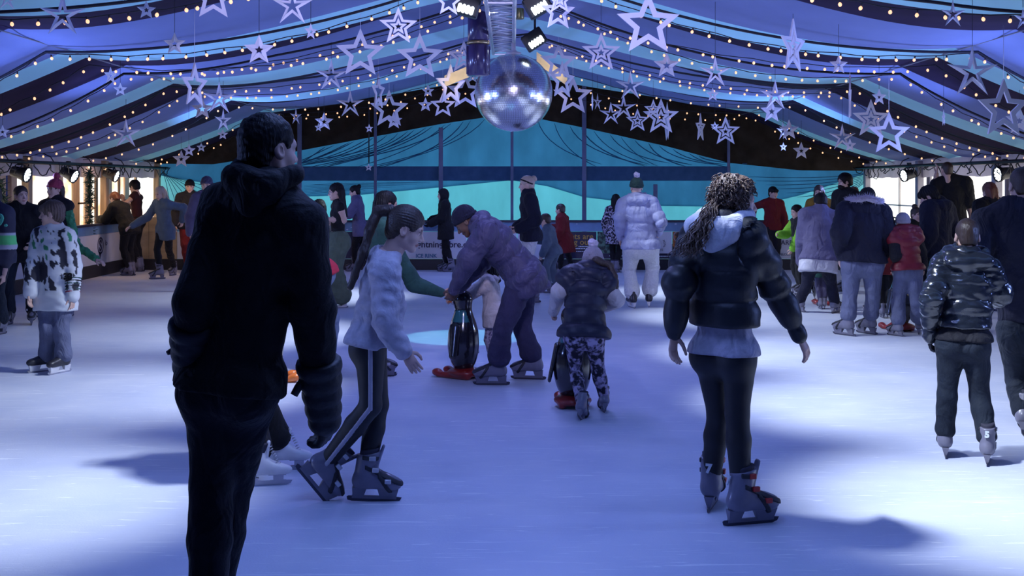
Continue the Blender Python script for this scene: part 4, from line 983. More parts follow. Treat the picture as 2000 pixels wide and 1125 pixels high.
        lo = sub(lg.get('name', 'trousers'), pr, lg['m'], disp=dsp, colf=lg.get('col') and (lambda V: lg['col'](V, dict(an=an, kn=kn, hp=hp_, F=F, R=Rt, h=h))))
        if lg.get('stripe') is not None:
            for sd, sg in (('L', -1), ('R', 1)):
                out = Rt*sg; pr = []
                for a, c, ra, rb in ((hp_[sd]+U3*0.05*h, kn[sd], 0.052*h*b+o, 0.033*h+o), (kn[sd], kn[sd]+(an[sd]-kn[sd])*0.35, 0.033*h+o, 0.034*h+o), (kn[sd]+(an[sd]-kn[sd])*0.35, an[sd], 0.034*h+o, ank*h+o)):
                    ax = nrm(c-a); oo = nrm(out-ax*(out@ax)); fr = np.cross(ax, oo)
                    ax2 = ax*0.035*h; pr.append(cone(a+oo*(ra+0.003)-ax2*(a is kn[sd])*0.25, c+oo*(rb+0.003)+ax2*(c is kn[sd])*0.35, 0.013, 0.012, 0.004, fr, 0.5))
                sub('side_stripe', pr, lg['stripe'], r=res*0.7)
    # ---- upper clothes, from the inside out
    for tp in (topwear or []):
        o = tp.get('o', 0.02); q = tp.get('q'); hem = tp.get('hem', 0.06); k = tp.get('k', 0.03); m = tp['m']; fla = tp.get('flare', 0.0)
        dn = nrm(-T*0.6-U3*0.4) if tp.get('hang', 0) == 0 else nrm(-T*(1-tp['hang'])-U3*tp['hang'])
        hp0 = pe+dn*(hem*h+0.001)
        pr = tors(o, None, k)
        if hem > 0: pr.append(cone(pe, hp0+dn*0.03*h, rh+o, rh+o+fla, k, Rt, (fl+o)*tp.get('hfl', 1.0)))
        if hem > -0.02 and tp.get('legs', 1):
            for sd in 'LR':
                pr.append(ell(hp_[sd]-F*0.022*h-U3*0.018*h, (0.050*h*b+o,)*3, 0.04))
                pr.append(cone(hp_[sd], hp0+(hp_[sd]-pe)+dn*0.04*h, 0.052*h*b+o, 0.052*h*b+o+fla*0.5, k))
        pr.append(cut(hp0 if hem > -0.3 else hp0, dn, 0.012)); 
        if tp.get('vneck'): pr.append(cut(nk-T*0.005*h, T))
        if tp.get('belly'): pr.append(ell(wst+F*0.03*h, (0.085*h*b+o, 0.075*h+o, 0.10*h), 0.05))
        if not tp.get('strapless'): pr += [c if True else c for c in trap(o*0.75)]
        sl = tp.get('sleeve', 1.0)
        if isinstance(sl, dict) or sl > 0:
            for sd in 'LR':
                ss = sl[sd] if isinstance(sl, dict) else sl
                if ss >= 0.5: pr += arm(sd, tp.get('os', o*0.62 if q else o), tp.get('cuff'), q=None, upto=min(1.0, (ss-0.5)*2 if ss < 1 else 1.0))
                elif ss > 0: pr.append(cone(sh[sd], sh[sd]+(el[sd]-sh[sd])*ss*2, 0.036*h*b+o, 0.034*h*b+o, 0.02))
        if tp.get('collar'):
            ch = tp['collar']*h; pr += [cone(nk-T*0.02*h, nk+nrm(T+HU)*ch, 0.050*h+o*0.5, 0.046*h+o*0.4, 0.02)]
            pr.append(ell(nk+nrm(T+HU)*(ch+0.045*h), (0.043*h, 0.043*h, 0.05*h), 0.006, op='s'))
        amp = tp.get('wr', 0.006); fz = tp.get('wf', 14)
        def dsp(x, y, z, q=q, qs=tp.get('qs', q), amp=amp, fz=fz):
            d = amp*wob(x, y, z*1.3, fz, 1)+amp*0.55*wob(x*1.1, y, z*1.6, fz*2.6, 3)
            if q:
                p = np.stack([x, y, z], -1).astype(float)
                def seg(a, c):
                    ab = c-a; L2 = ab@ab; t = np.clip(((p-a)@ab)/L2, 0, 1); return np.linalg.norm(p-a-t[:, None]*ab, axis=1), t*math.sqrt(L2)
                sT = (p-pe)@T; dT = np.linalg.norm((p-pe)-sT[:, None]*T, axis=1)
                da = np.full(len(p), 9.0); sa = np.zeros(len(p))
                for sd in 'LR':
                    d1, s1 = seg(sh[sd]+(el[sd]-sh[sd])*0.12, el[sd]); d2, s2 = seg(el[sd], wr[sd]); s2 = s2+np.linalg.norm(el[sd]-sh[sd])
                    for dd, ss in ((d1, s1), (d2, s2)): m2 = dd < da; da[m2] = dd[m2]; sa[m2] = ss[m2]
                ar = da < np.minimum(dT*0.80, 0.047*h+o*1.1)
                s_ = np.where(ar, sa/qs[0], sT/q[0]+0.37)+0.05*wob(x, y, z, 9, 2)
                d = d+np.where(ar, qs[1], q[1])*(0.75-np.abs(np.sin(math.pi*s_))**0.5)
            return d
        to = sub(tp.get('name', 'jacket'), pr, m, disp=dsp, colf=tp.get('col') and (lambda V: tp['col'](V, dict(pe=pe-org, nk=nk-org, F=F, R=Rt, S=S, T=T, h=h, el=el, wr=wr, sh=sh))))
        if tp.get('hood'):
            hm = tp.get('hoodm', m); B = -F; pts = []
            c0 = nk+T*(0.015+tp.get('hz', 0))*h
            for a in np.linspace(-115, 115, 9):
                pts.append(c0+0.058*h*(0.45+0.55*tp['hood'])*(math.cos(R(a))*B+math.sin(R(a))*S)+U3*0.022*h*(-math.cos(R(a))+0.6)*tp['hood'])
            g = 0.025*h*tp['hood']
            hp2 = [cone(pts[i], pts[i+1], g*(0.65+0.35*math.sin(math.pi*(i+0.5)/8)), g*(0.65+0.35*math.sin(math.pi*(i+1)/8)), 0.02) for i in range(8)]
            hs_ = tp['hood']; e1, e2, e3 = c0+B*0.050*h+S*0.045*h*hs_-U3*0.012*h, c0+B*0.050*h-S*0.045*h*hs_-U3*0.012*h, c0+B*0.050*h-U3*0.062*h*hs_
            hp2 += [cone(e1, e2, 0.027*h*hs_, 0.027*h*hs_, 0.03), cone(e1, e3, 0.026*h*hs_, 0.017*h*hs_, 0.03), cone(e2, e3, 0.026*h*hs_, 0.017*h*hs_, 0.03), cone((e1+e2)/2, e3, 0.028*h*hs_, 0.022*h*hs_, 0.03)]
            sub('hood', hp2, hm, disp=lambda x, y, z: tp.get('hw', 0.007)*(wob(x, y, z, 32, 2)+0.5*wob(x, y, z*0.6, 70, 1)))
            if tp.get('fur'):
                q2 = random.Random(4); fm = MB()
                for i in range(900):
                    a = R(q2.uniform(-100, 100)); base = c0+0.098*h*(math.cos(a)*B+math.sin(a)*S)+U3*(0.060*h-0.024*h*abs(math.sin(a)))
                    d = nrm(np.array([q2.gauss(0, 1), q2.gauss(0, 1), q2.gauss(0.5, 0.8)])+(math.cos(a)*B+math.sin(a)*S)*0.9); L = q2.uniform(0.04, 0.085)
                    e = nrm(np.cross(d, [0.3, 0.5, 0.2]))*0.005; e2 = np.cross(d, e)
                    fm.add([base-org+e, base-org-e*0.5+e2, base-org-e*0.5-e2, base-org+d*L], [(0, 1, 3), (1, 2, 3), (2, 0, 3)], True)
                sub('fur_trim', [cone(c0+0.094*h*(math.cos(R(a))*B+math.sin(R(a))*S)+U3*(0.058*h-0.02*h*abs(math.sin(R(a)))), c0+0.094*h*(math.cos(R(a+25))*B+math.sin(R(a+25))*S)+U3*(0.058*h-0.02*h*abs(math.sin(R(a+25)))), 0.020*h, 0.020*h, 0.01) for a in range(-100, 100, 25)], tp['fur'], disp=lambda x, y, z: 0.010*wob(x, y, z, 60, 1))
                fo = fm.build('fur_tuft', tp['fur'], body); tag(fo, kind='stuff')
        if tp.get('hood_up'):
            sub('hood', [ell(hd-HF*0.012, (0.100*hs, 0.118*hs, 0.135*hs), 0.02, HM), cone(hd-HU*0.06, nk, 0.085*hs, 0.07*hs, 0.04), cone(hd+HF*0.10*hs-HU*0.02*hs, hd+HF*0.2*hs-HU*0.02*hs, 0.070*hs, 0.09*hs, 0.02, op='s')], m, disp=lambda x, y, z: 0.005*wob(x, y, z, 20))
    # ---- hair and hats, in the head's frame
    HL = lambda v: hd+HM@(np.array(v, float)*hs)
    def hsub(name, prims, m, r, disp=None):
        V, Q = sdf(prims, r, disp); return link(name, np_mesh(name, hd+(V*hs)@HM.T-org, Q, m), body)
    hr = (0.005, 0.0075, 0.011)[lod]
    if hair:
        st, hm = hair[0], hair[1]; th = hair[2] if len(hair) > 2 else 0.010
        face = [ell((0, 0.098, -0.035), (0.064, 0.070, 0.088), 0.012, op='s'), ell((0.078, 0.012, -0.022), (0.018, 0.026, 0.040), 0.008, op='s'), ell((-0.078, 0.012, -0.022), (0.018, 0.026, 0.040), 0.008, op='s')]
        capp = [ell((0, -0.014, 0.034), (0.074+th, 0.093+th, 0.083+th), 0.02), ell((0, -0.055, -0.035), (0.058+th, 0.042+th, 0.060), 0.03)]
        strand = lambda A, n=26: (lambda x, y, z: A*np.sin(n*np.arctan2(x, y+0.02+0*z)+4*wob(x, y, z, 14))+A*0.6*wob(x, y, z, 60, 2))
        if st == 'short':
            hsub('hair', capp+face+[cut((0, -0.06, -0.075), (0, -0.3, -1), 0.01)], hm, hr, lambda x, y, z: 0.0022*wob(x, y, z, 60, 1)+0.0022*wob(x, y, z, 170, 2))
        elif st == 'crop':
            hsub('hair', [ell((0, -0.014, 0.034), (0.0755, 0.0945, 0.0845), 0.02), ell((0, -0.055, -0.03), (0.058, 0.042, 0.058), 0.03)]+face+[cut((0, -0.06, -0.07), (0, -0.3, -1), 0.01)], hm, hr, lambda x, y, z: 0.001*wob(x, y, z, 120, 1))
        elif st == 'long':
            L = hair[3] if len(hair) > 3 else 0.28
            pr = capp+face
            for sx in (-0.062, -0.03, 0.03, 0.062): pr.append(cone((sx, -0.05 if abs(sx) > 0.05 else -0.085, 0.0), (sx*1.15, -0.065 if abs(sx) > 0.05 else -0.10, -L), 0.034, 0.022, 0.025))
            hsub('hair', pr, hm, hr, strand(0.004))
        elif st == 'front_long':
            L = hair[3] if len(hair) > 3 else 0.28
            pr = capp+face
            for sx in (-0.07, -0.035, 0.035, 0.07): pr.append(cone((sx, -0.02 if abs(sx) > 0.05 else -0.085, 0.0), (sx*1.1, 0.05 if abs(sx) > 0.05 else -0.09, -L), 0.030, 0.020, 0.025))
            hsub('hair', pr, hm, hr, strand(0.004))
        elif st in ('pony', 'bun', 'topbun'):
            hsub('hair', [ell((0, -0.014, 0.034), (0.074+th, 0.094+th, 0.083+th), 0.02), ell((0, -0.055, -0.035), (0.056+th, 0.040+th, 0.055), 0.03)]+face, hm, hr, lambda x, y, z: 0.0022*np.sin(34*np.arctan2(x+0*y, z-0.03+0.0*y)+3*wob(x, y, z, 14)))
            if st == 'pony':
                cv = hair[3]; pts = [HL((0, -0.112, 0.062) if not hat else (0.03, -0.10, -0.02))]+[px3(c) if len(c) == 3 and abs(c[0]) > 3 else HL(c) for c in cv]; n = len(pts)
                sub('ponytail', [cone(pts[i], pts[i+1], 0.026*(1-0.55*i/n)+0.004, 0.026*(1-0.55*(i+1)/n)+0.004, 0.012) for i in range(n-1)], hm, r=hr, disp=lambda x, y, z: 0.004*wob(x, y, z*0.25, 90, 2))
                sub('hair_tie', [cone(HL((0, -0.106, 0.060)) if not hat else pts[0], HL((0, -0.118, 0.064)) if not hat else pts[0], 0.024*hs, 0.024*hs, 0.004)], M_liner, r=hr)
            else:
                c = HL((0, -0.105, 0.075) if st == 'bun' else (0, -0.06, 0.125)); sub('hair_bun', [ell(c, (0.045*hs,)*3, 0.01)], hm, r=hr, disp=lambda x, y, z: 0.006*wob(x, y, z, 60, 1))
        elif st == 'curly':
            hsub('hair', [ell((0, -0.016, 0.036), (0.092, 0.108, 0.098), 0.02), ell((0, -0.06, -0.04), (0.078, 0.05, 0.065), 0.03)]+face, hm, hr, lambda x, y, z: 0.007*wob(x, y, z, 75, 1)+0.005*wob(x, y, z, 130, 2))
            q2 = random.Random(8); cm = MB()
            for i in range(430):
                t = nrm([q2.gauss(0, 1), q2.gauss(-0.35, 0.8), q2.gauss(0.25, 0.8)])
                if t[1] > 0.55 and t[2] < 0.45: continue
                bs = np.array([0, -0.016, 0.03])+t*np.array([0.090, 0.106, 0.094]); tan = nrm(np.cross(t, [0.2, 0.1, 1])); dnv = nrm(np.cross(tan, t)); dnv = dnv if dnv[2] < 0 else -dnv
                L = q2.uniform(0.04, 0.09); ph = q2.uniform(0, 6.28); rr_ = q2.uniform(0.005, 0.009)
                pts = [HL(bs+dnv*L*u+tan*rr_*math.cos(ph+u*11)+t*rr_*(0.6+math.sin(ph+u*11)))-org for u in np.linspace(0, 1, 9)]
                cm.tube(pts, [0.0018*hs]+[0.0029*hs]*7+[0.0014*hs], 5)
            tag(cm.build('curls', hm, body), kind='stuff')
            if len(hair) > 3:
                q2 = random.Random(3); cm = MB(); pts0 = [px3(c) for c in hair[3]]; K = len(pts0)
                for i in range(120):
                    ph = q2.uniform(0, 6.28); rr_ = q2.uniform(0.006, 0.012); off = np.array([q2.gauss(0, 0.024), q2.gauss(0, 0.024), 0]); end = q2.uniform(0.6, 1.0); fq = q2.uniform(22, 34)
                    pts = []
                    for u in np.linspace(0, end, 34):
                        v = u*(K-1); j = min(int(v), K-2); c = pts0[j]+(pts0[j+1]-pts0[j])*(v-j)
                        pts.append(c+off*(0.4+1.0*u)+rr_*np.array([math.cos(ph+u*fq), math.sin(ph+u*fq), 0])-org)
                    cm.tube(pts, [0.0027]*32+[0.0014]*2, 5)
                tag(cm.build('ponytail', hm, body), kind='stuff')
        elif st == 'fringe':
            hsub('hair', capp+face+[ell((0, 0.075, 0.045), (0.070, 0.034, 0.036), 0.02)], hm, hr, strand(0.0045, 22))
    if hat:
        kd, m1 = hat[0], hat[1]; m2 = hat[2] if len(hat) > 2 else m1
        if kd in ('beanie', 'bobble'):
            hsub('beanie', [ell((0, -0.012, 0.040), (0.088, 0.106, 0.098), 0.02), cut((0, 0, 0.012), (0, 0.22, -1), 0.006)], m1, hr, lambda x, y, z: 0.0022*np.sin(46*np.arctan2(x+0*z, y+0.012)))
            hsub('turn_up', [ell((0, -0.012, 0.030), (0.094, 0.112, 0.10), 0.02), cut((0, 0, 0.004), (0, 0.22, -1), 0.006), cut((0, 0, 0.046), (0, -0.22, 1), 0.006)], m1 if kd == 'beanie' else m1, hr, lambda x, y, z: 0.0025*np.sin(50*np.arctan2(x+0*z, y+0.012)))
            if kd == 'bobble': hsub('bobble', [ell((0, -0.03, 0.165), (0.042, 0.042, 0.042), 0.01)], m2, hr*0.9, lambda x, y, z: 0.009*wob(x, y, z, 110, 1)+0.005*wob(x, y, z, 190, 3))
        if kd == 'headband':
            hsub('headband', [ell((0, -0.012, 0.030), (0.088, 0.108, 0.098), 0.02), cut((0, 0, 0.022), (0, 0.5, -1), 0.004), cut((0, 0, 0.052), (0, -0.5, 1), 0.004)], m1, hr)
        if kd == 'glasses':
            g = MB()
            for sx in (-1, 1):
                g.tube([HL((sx*0.032+0.024*math.cos(a), 0.098, -0.004+0.020*math.sin(a)))-org for a in np.linspace(0, 6.283, 15)], 0.0022*hs, 5)
                g.tube([HL((sx*0.056, 0.094, 0.0))-org, HL((sx*0.080, 0.02, 0.002))-org], 0.002*hs, 5)
            g.tube([HL((-0.009, 0.100, 0))-org, HL((0.009, 0.100, 0))-org], 0.002*hs, 5)
            g.build('glasses', m1, body)
    # ---- skates
    for sd in 'LR':
        o_, M3 = ft[sd]; r = put_skate(body, skates, M3, s, lod, o_-org)
        if extra and 'num' in extra:
            t = text(extra['num'], 0.062, (0, -0.120, 0.215), (math.pi/2-0.08, 0, 0), mat('print_white'), r, 'CENTER', bold=0.004, ext=0.004)
    return body, dict(wr=wr, el=el, sh=sh, hd=hd, nk=nk, pe=pe, T=T, F=F, R=Rt, h=h, org=org, sub=sub, HL=HL, kn=kn, an=an)

def fab(name, c, rough=0.8, **k):
    k.setdefault('folds', 0.55)
    return mat(name, c, rough=rough, var=k.pop('var', 0.22), vscale=k.pop('vscale', 9), bump=k.pop('bump', 0.25), bscale=k.pop('bscale', 140), sheen=k.pop('sheen', 0.03), spec=k.pop('spec', 0.25), **k)
# ------------------------------------------------------------------ fabrics
f_black = fab('black_fleece', (0.009, 0.009, 0.012)); f_blackj = fab('black_denim', (0.008, 0.009, 0.016)); f_navy = fab('navy_cloth', (0.010, 0.011, 0.028))
f_char = fab('charcoal_cloth', (0.013, 0.013, 0.02)); f_grey = fab('grey_marl', (0.47, 0.45, 0.53), vscale=30); f_lgrey = fab('pale_grey_fleece', (0.55, 0.54, 0.60))
f_purple = fab('violet_grey_shell', (0.065, 0.058, 0.12), rough=0.5, folds=0.7); f_jean = fab('grey_blue_denim', (0.13, 0.145, 0.24)); f_ljean = fab('pale_denim', (0.30, 0.38, 0.50)); f_djean = fab('dark_denim', (0.012, 0.018, 0.032))
f_white = fab('white_marl', (0.62, 0.62, 0.64), vscale=60, var=0.18); f_cream = fab('cream_pile', (0.62, 0.56, 0.55)); f_red = fab('red_cloth', (0.42, 0.03, 0.04)); f_dred = fab('dark_red_cloth', (0.16, 0.012, 0.015)); f_hred = fab('bright_red_cloth', (0.62, 0.04, 0.07))
f_green = fab('dark_green_fleece', (0.03, 0.09, 0.075)); f_olive = fab('olive_cargo', (0.11, 0.145, 0.10)); f_lime = fab('lime_cloth', (0.22, 0.55, 0.04)); f_teal = fab('teal_grey_wool', (0.10, 0.14, 0.20)); f_lilac = fab('lilac_grey_coat', (0.115, 0.105, 0.20)); f_mustard = fab('mustard_cloth', (0.30, 0.17, 0.03))
f_fur = fab('violet_white_fur', (0.55, 0.50, 0.62)); f_ice = fab('ice_blue_puffer', (0.34, 0.36, 0.55), rough=0.5); f_pk = fab('pink_knit', (0.36, 0.05, 0.10)); f_gknit = fab('grey_knit', (0.30, 0.28, 0.33)); f_jade = fab('dark_green_knit', (0.02, 0.05, 0.045))
f_shine = mat('shiny_black_puffer', (0.016, 0.02, 0.03), rough=0.22, var=0.2, bump=0.35, bscale=22, coat=0.5); f_pufb = mat('black_puffer', (0.008, 0.010, 0.016), rough=0.5, bump=0.3, bscale=25); f_pufn = mat('navy_puffer', (0.013, 0.013, 0.035), rough=0.5, bump=0.25, bscale=25); f_leg = mat('black_leggings', (0.006, 0.006, 0.010), rough=0.6)
f_redp = mat('red_puffer', (0.20, 0.012, 0.025), rough=0.5, bump=0.25, bscale=25)
h_black = mat('hair_black', (0.008, 0.007, 0.009), spec=0.2, rough=0.55, bump=0.5, bscale=120, stretch=(1, 1, 0.2)); h_brown = mat('hair_brown', (0.05, 0.03, 0.022), rough=0.45, bump=0.5, bscale=120, stretch=(1, 1, 0.2)); h_mid = mat('hair_mid_brown', (0.12, 0.075, 0.055), rough=0.42, bump=0.5, bscale=120)
h_blond = mat('hair_blonde', (0.50, 0.38, 0.30), rough=0.4, bump=0.5, bscale=120, stretch=(1, 1, 0.2)); h_ging = mat('hair_auburn', (0.16, 0.05, 0.025), rough=0.45)
M_glass = mat('specs_metal', (0.4, 0.38, 0.4), rough=0.3, metal=0.7)

# ------------------------------------------------------------------ nearest people
# big man in black, seen from behind
b1, k1 = person('tall person in black hooded top and jeans seen from behind, nearest the camera', 420, 1362, 24, h=1.77, b=0.89, lean=2, hy=22, hp=2, Y=3.7,
    pel=(455, 735), nck=(517, 392, -0.02), hed=(525, 290, 0.02), wL=(374, 716, 0.02), eL=(376, 590, -0.10), wR=(632, 800, 0.06), eR=(613, 615, -0.04), curl=0.75, hk=0.90, fL=(414, 1375, 10), fR=(426, 1330, 35), kL=(414, 945, 0.04), kR=(452, 945, 0.16),
    topwear=[dict(m=f_black, o=0.026, hem=0.024, flare=-0.03, wr=0.009, wf=10, hood=0.80, hz=0.028, hoodm=f_black, cuff=0.047, name='hooded_top')], legs=dict(m=f_blackj, o=0.007, ank=0.028, wr=0.005, seat=1),
    hair=('short', h_black, 0.007), gloves=mat('black_glove', (0.012, 0.012, 0.018), rough=0.6, bump=0.3, bscale=60), extra={'gauntlet': 1}, skates='hockey', res=0.0095)
x0 = P(592, 740, 3.70)-k1['org']; x1 = P(574, 772, 3.69)-k1['org']
link('glove_strap', MB().tube([P(606, 735, 3.70)-k1['org'], x0, (x0+x1)/2, x1], [0.008, 0.011, 0.013, 0.012], 6).mesh('glove_strap', M_strap), b1)
link('glove_toggle', MB().tube([P(352, 688, 3.72)-k1['org'], P(338, 684, 3.70)-k1['org'], P(326, 690, 3.69)-k1['org']], [0.006, 0.012, 0.007], 6).mesh('glove_toggle', M_strap), b1)

# girl in the grey sweatshirt, gliding to the right
b2, k2 = person('girl with high ponytail in grey sweatshirt and side striped black leggings gliding right', 727, 980, 84, h=1.50, b=0.98, lean=12, tw=-4, hy=4, hp=20, Y=5.99,
    pel=(724, 662), nck=(752, 512, -0.03), hed=(793, 446, -0.03), wR=(788, 684, -0.20), eR=(752, 628, -0.22), wL=(770, 640, 0.22), eL=(770, 600, 0.26), curl=0.25, fR=('a', 640, 900, 0.02, 74, 52), kR=(724, 792, -0.12), fL=(727, 979, 86, 3), kL=(738, 790, 0.08),
    topwear=[dict(m=f_grey, o=0.032, hem=0.004, wr=0.011, wf=17, cuff=0.046, name='sweatshirt', collar=0.012)], legs=dict(m=f_leg, o=0.004, ank=0.027, wr=0.001, name='leggings', stripe=mat('stripe_silver', (0.42, 0.40, 0.48), rough=0.4), seat=1),
    hair=('pony', h_brown, 0.009, [(738, 412, -0.03), (722, 452, -0.06), (708, 494, -0.09), (693, 538, -0.10), (684, 560, -0.10)]), skates='rental')
# chest print
pr = MB(); q = random.Random(6)
# girl with curly hair in the cropped black puffer
b3, k3 = person('girl with curly ponytail in cropped black puffer jacket with pale grey hood and black leggings', 1435, 1015, 42, h=1.585, b=0.99, lean=2, tw=-6, hy=42, hp=6, Y=5.68,
    pel=(1415, 682), nck=(1412, 448, -0.02), hed=(1436, 392, 0.0), wL=(1317, 650, -0.05), eL=(1325, 556, -0.06), wR=(1560, 655, 0.05), eR=(1516, 566, 0.02), curl=0.35, fL=(1392, 990, 20), kL=(1404, 806, 0.10), fR=(1463, 1024, 74), kR=(1440, 806, -0.06),
    topwear=[dict(m=f_grey, o=0.016, hem=0.012, wr=0.003, name='sweatshirt', sleeve=0), dict(m=f_pufb, o=0.058, hem=-0.075, q=(0.15, 0.022), qs=(0.17, 0.018), wr=0.008, wf=12, hood=1.30, hoodm=fab('pale_hood', (0.74, 0.74, 0.80)), hw=0.010, cuff=0.044, name='puffer_jacket', collar=0.02)],
    legs=dict(m=f_leg, o=0.004, ank=0.027, wr=0.001, name='leggings', seat=1), hair=('curly', h_mid, 0.012, [(1404, 385, -0.03), (1386, 412, -0.10), (1372, 440, -0.14), (1358, 464, -0.16), (1346, 486, -0.16), (1338, 505, -0.15)]), extra={'num': '7'})
for sk in b3.children:
    if sk.name.startswith('skate'):
        for c in sk.children:
            if c.name.startswith('buckle'):
                c.data = c.data.copy(); c.data.materials.clear(); c.data.materials.append(M_red); c['label'] = 'dark red buckle'
# boy in the shiny puffer
b4, k4 = person('boy with cropped hair in shiny black puffer jacket and black jeans, grey skates numbered 5', 1887, 897, 15, h=1.325, b=1.0, lean=4, hy=-4, hp=6, Y=6.91,
    pel=(1881, 662), nck=(1887, 510, 0.02), hed=(1889, 461, 0.04), wL=(1817, 655, 0.05), eL=(1819, 585, -0.06), wR=(1935, 590, 0.20), eR=(1957, 575, 0.0), curl=0.6, fL=(1845, 889, 17), kL=(1850, 775, 0.03), fR=(1929, 904, 24), kR=(1913, 775, 0.02),
    topwear=[dict(m=f_char, o=0.022, hem=0.006, wr=0.003, sleeve=0, name='under_layer'), dict(m=f_shine, o=0.048, hem=-0.05, q=(0.088, 0.014), wr=0.009, wf=24, hood=1.35, hw=0.012, cuff=0.04, name='puffer_jacket', collar=0.03)],
    legs=dict(m=f_djean, o=0.012, ank=0.034, wr=0.004, name='jeans', seat=1, upto=0.86), hair=('crop', h_brown), gloves=mat('dark_glove', (0.02, 0.02, 0.035), rough=0.6), extra={'num': '5'})
# man at the right edge
b5, k5 = person('broad person in dark navy jacket cut off by the right edge', 2016, 852, 26, h=1.66, b=1.22, lean=3, hy=-20, hp=6, Y=7.57,
    pel=(2020, 640), nck=(1986, 418, 0.0), hed=(1996, 362, 0.03), wL=(1936, 560, 0.14), eL=(1899, 510, -0.02), wR=(2100, 610, 0.0), curl=0.5, fL=('a', 2001, 802, -0.05, 30, 18), kL=(1985, 742, 0.10), fR=(2040, 852, 15),
    topwear=[dict(m=f_navy, o=0.045, hem=-0.03, wr=0.010, wf=11, collar=0.03, cuff=0.045)], legs=dict(m=f_djean, o=0.016, ank=0.036, wr=0.006, name='jeans', seat=1), hair=('crop', h_brown))

# ------------------------------------------------------------------ middle ice: the bending adult with child, penguin pushers
b6, k6 = person('adult in long violet grey padded coat and dark beanie bending over a child and penguin', 1005, 750, -88, h=1.62, b=1.12, hy=4, hp=42, skin=SK_DARK, Y=9.5,
    pel=(1022, 536, 0.05), nck=(942, 442, 0.0), hed=(910, 432, 0.0), wL=(886, 566, -0.06), eL=(914, 508, -0.20), wR=(898, 562, 0.20), eR=(938, 512, 0.25), curl=0.5, fL=(962, 752, -88), kL=(982, 645, -0.12), fR=(1034, 741, -80), kR=(1022, 640, 0.22),
    topwear=[dict(m=f_purple, o=0.062, hem=0.10, q=(0.115, 0.020), qs=(0.16, 0.010), wr=0.009, wf=11, flare=0.03, hood=1.25, cuff=0.05, name='padded_coat')], legs=dict(m=fab('violet_dark_trousers', (0.04, 0.036, 0.085)), o=0.022, ank=0.045, wr=0.009, seat=1, upto=0.72), hat=('beanie', f_navy))
b7, k7 = person('small child in white coat with long dark hair between bending adult and penguin', 964, 733, -80, h=0.92, hy=0, hp=20, lean=8, Y=9.98,
    wL=(888, 585, -0.02), wR=(892, 582, 0.14), topwear=[dict(m=f_cream, o=0.034, hem=0.14, wr=0.006, flare=0.02, cuff=0.042, hood=1.2, name='white_coat')], legs=dict(m=fab('patterned_leggings', (0.42, 0.38, 0.48), color2=(0.10, 0.08, 0.16), vscale=50), o=0.006, wr=0.001, name='leggings'), hair=('long', h_black, 0.010, 0.20))
b8, k8 = person('girl in dark padded gilet with grey bobble hat pushing a penguin', 1150, 812, -6, h=1.13, b=1.15, lean=20, hy=10, hp=25, Y=8.24,
    pel=(1140, 652, -0.05), nck=(1148, 535, 0.06), hed=(1158, 512, 0.14), wL=(1081, 608, 0.22), eL=(1092, 570, 0.04), wR=(1170, 606, 0.30), eR=(1203, 585, 0.05), curl=0.7, fL=(1134, 821, 18, 30), kL=(1124, 722, 0.06), fR=(1180, 806, -4, 20), kR=(1168, 722, 0.02),
    topwear=[dict(m=f_cream, o=0.026, hem=0.0, wr=0.006, cuff=0.036, name='pile_sweater'), dict(m=f_pufn, o=0.046, hem=0.028, q=(0.10, 0.020), wr=0.006, wf=14, sleeve=0.07, flare=0.035, hood=1.15, name='padded_gilet', collar=0.03)],
    legs=dict(m=fab('floral_leggings', (0.018, 0.016, 0.03), color2=(0.42, 0.36, 0.5), vscale=26), o=0.008, wr=0.002, name='leggings', seat=1), hair=('pony', h_brown, 0.008, [(1192, 520, 0.08), (1200, 540, 0.04), (1203, 560, 0.02)]), hat=('bobble', f_gknit, f_fur))
JW, JK = np.array((0.62, 0.64, 0.68)), np.array((0.015, 0.015, 0.03))
def jersey(V, kk):
    """white hockey shirt printed with dark jagged shapes, green flashes, striped cuffs and a red patch"""
    h = kk['h']; C = np.tile(JW, (len(V), 1)); z = V[:, 2]; x = (V-0)@kk['R']; fr = V@kk['F']
    n = wob(V[:, 0]*1.3, V[:, 1], V[:, 2]*0.30, 46, 1)+0.6*wob(V[:, 0]*1.3, V[:, 1], V[:, 2]*0.5, 95, 2)
    zn = (z-0.62*h)/(0.30*h)
    C[(n > 0.30) & (zn > -0.4) & (zn < 0.85) & (fr > -0.02)] = JK
    blob = ((x-0.03)/0.085)**2+((z-0.60*h-0.02)/0.10)**2+0.5*n; C[(blob < 0.75) & (fr > 0)] = JK
    C[(n < -0.75) & (zn > 0.1) & (zn < 0.8) & (fr > 0)] = (0.03, 0.22, 0.10)
    return C
b9, k9 = person('boy in white and black patterned hockey shirt and grey trousers, head turned left', 100, 727, 196, h=1.42, b=1.0, lean=1, hy=62, hp=2, Y=10.1,
    pel=(107, 588), nck=(106, 452), hed=(101, 417, -0.02), wL=(142, 578, -0.06), eL=(143, 520, 0.0), wR=(60, 572, -0.08), eR=(68, 515, 0.0), fL=(118, 729, 205), fR=(84, 726, 225), kL=(120, 640, -0.04), kR=(93, 640, -0.04),
    topwear=[dict(m=mat('hockey_shirt', vcol=True, rough=0.75, var=0.15), o=0.036, hem=0.055, flare=0.02, wr=0.008, wf=15, cuff=0.055, name='hockey_shirt', col=jersey, collar=0.015)], legs=dict(m=f_jean, o=0.018, ank=0.042, wr=0.006), hair=('fringe', h_mid, 0.014), skates='hockey', res=0.0095)
